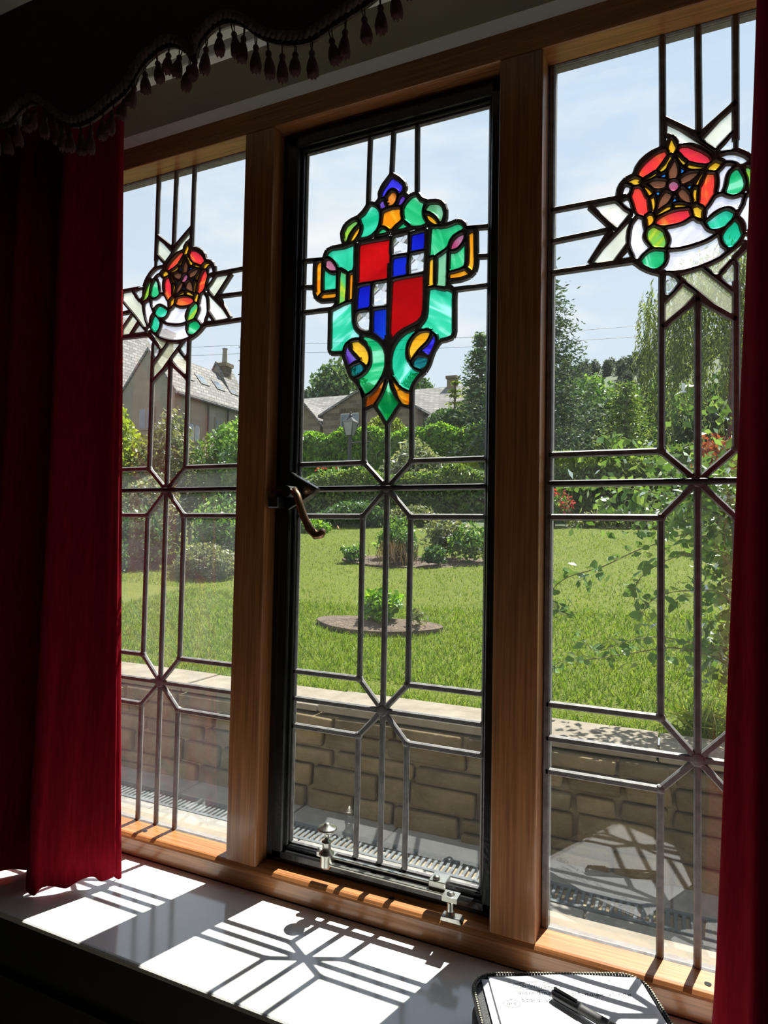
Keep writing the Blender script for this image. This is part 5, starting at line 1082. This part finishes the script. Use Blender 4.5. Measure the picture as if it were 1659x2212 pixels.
MB().box(-16.75, -16.45, Y(34) - .12, Y(34), 7.9, 8.2).build('alarm_box', M['frame_white'], bw)
chimney(bw, -13.0, Y(39), 8.0, 10.35, .6, .5, ())
hl = empty('stone_house', (-20, Y(20), 0)); tag(hl, 'tall grey stone house with skylights seen through the left light', 'house')
# long wing running away from the camera, gable towards us
Xe = -18.45
gable_y(-21.4, Xe, Y(20), Y(24.6), 0, 5.75, 7.55, hl, 'render_stone', 'slate', .12)
gable_y(-21.4, Xe - .15, Y(24.4), Y(25.4), 0, 5.75, 8.1, hl, 'render_stone', 'slate', .12)
for y0, y1, zz in ((20.8, 21.5, 4.3), (22.5, 23.0, 4.75), (23.7, 24.1, 4.9)): window_x(hl, Y(y0), Y(y1), zz - .5, zz + .35, Xe)
window_y(hl, -20.3, -19.45, 4.2, 5.15, Y(20), 1, 'render_stone')
for k_, yy in enumerate((21.2, 22.2, 23.3, 24.3)):
    t0, t1 = .35, .62; xm = (-21.5 + Xe) / 2; xx = lambda t: Xe + (xm - Xe) * t; zz = lambda t: 5.75 + (7.55 - 5.75) * t + .16
    m = MB(); V = [(xx(t0), Y(yy), zz(t0)), (xx(t0), Y(yy + .55), zz(t0)), (xx(t1), Y(yy + .55), zz(t1)), (xx(t1), Y(yy), zz(t1))]; V += [(a, b, c + .06) for a, b, c in V]
    s = m.add(V, [(0, 1, 2, 3), (4, 7, 6, 5), (0, 4, 5, 1), (1, 5, 6, 2), (2, 6, 7, 3), (3, 7, 4, 0)]).build('skylight', M['gutter'], hl)
    m = MB(); V = [(xx(a), Y(b), zz(a) + .061) for a, b in ((t0 + .04, yy + .07), (t0 + .04, yy + .48), (t1 - .04, yy + .48), (t1 - .04, yy + .07))]; V += [(a, b, c + .012) for a, b, c in V]
    m.add(V, [(0, 1, 2, 3), (4, 7, 6, 5), (0, 4, 5, 1), (1, 5, 6, 2), (2, 6, 7, 3), (3, 7, 4, 0)]).build('pane', M['pane'], s)
MB().tube([(Xe + .16, Y(20), 5.62), (Xe + .16, Y(24.6), 5.62)], .06, 6).build('gutter', M['gutter'], hl)
for yy in (21.95, 23.3): MB().tube([(Xe + .1, Y(yy), 5.6), (Xe + .1, Y(yy), 1)], .04, 6).build('downpipe', M['gutter'], hl)
chimney(hl, -19.95, Y(20.9), 6.5, 8.6, .55, .5, ()); chimney(hl, -19.75, Y(24.7), 6.6, 8.15, .5, .45, ((0, .75),))
h2 = empty('slate_roofed_house', (-24, Y(20), 0)); tag(h2, 'neighbouring house with a steep slate roof at the far left edge', 'house')
gable_y(-27.6, -21.75, Y(19.6), Y(24), 0, 5.9, 10.4, h2, 'render_stone', 'slate', .25)
chimney(hl, -20.6, Y(22.6), 5.0, 7.1, .9, .5, ((-.28, .75), (0, .75), (.28, .75)))
# utility pole and wires
up_ = empty('utility_pole', (-22.7, Y(30), 3)); tag(up_, 'thin wooden utility pole by the left mullion', 'pole')
MB().tube([(-22.75, Y(30), 3), (-22.8, Y(30), 11.3)], [.13, .09], 8).build('pole', M['bark'], up_)
for i, zz in enumerate((9.2, 10.0, 10.8)): MB().tube([(-23.0, Y(30), zz), (-22.6, Y(30), zz)], .03, 6).build('step_bar', M['gutter'], up_)
for i, (z0, z1) in enumerate(((10.9, 10.6), (10.4, 10.1))):
    P = [(-22.8 + 40 * t, Y(30) + 4 * t, z0 + (z1 - z0) * t - 1.2 * 4 * t * (1 - t) * .5) for t in np.linspace(0, 1, 12)]
    o = MB().tube(P, .012, 4).build('overhead_wire', M['wire']); tag(o, ('upper' if i == 0 else 'lower') + ' overhead cable strung across the sky from the utility pole', 'cable')
    P = [(-22.8 - 16 * t, Y(30) - 6 * t, z0 + .3 * t - .6 * 4 * t * (1 - t) * .5) for t in np.linspace(0, 1, 8)]
    o = MB().tube(P, .012, 4).build('overhead_wire', M['wire']); tag(o, ('upper' if i == 0 else 'lower') + ' overhead cable left of the utility pole above the slate roof', 'cable')
# ------------------------------------------------------------------ trees further off
bush('broad_tree', 'broad green tree behind the bungalow roof', -32.5, Y(60), 8.0, 19.2, 4.4, 4, 7000, .62, 'l_conifer', 101, 'tree')
bush('broad_tree', 'smaller dark tree right of the broad one behind the bungalow', -24.6, Y(62), 9.0, 17.6, 2.6, 2.4, 3500, .55, 'l_dark', 102, 'tree')
bush('broad_tree', 'dark tree behind the bungalow chimney', -13.6, Y(48), 5, 10.6, 2.2, 2, 3600, .4, 'l_dark', 103, 'tree')
rg = np.random.default_rng(111); farmesh = []
for i in range(4):
    P = ell(620, (0, 0, 4.2), (2.6 + .5 * (i % 2), 2.6, 3.8 + .4 * i), rg, .5, .35, 9); V = leafcards(P, .95, None, .55, rng=rg); me = qmesh('crown', V); me.materials.append(M['l_far_haze']); farmesh.append(me)
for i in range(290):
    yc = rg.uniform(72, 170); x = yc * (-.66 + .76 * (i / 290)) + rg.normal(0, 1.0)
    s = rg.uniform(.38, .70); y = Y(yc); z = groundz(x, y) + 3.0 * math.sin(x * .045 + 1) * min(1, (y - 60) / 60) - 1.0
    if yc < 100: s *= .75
    o = inst('far_pine', farmesh[i % 4], None, (x, y, z), (0, 0, rg.uniform(0, 6)), (s, s, s * rg.uniform(.8, 1.15))); tag(o, 'dark pine in the haze-tinted wood along the far hilltop', 'tree', 'pines on the far hilltop')
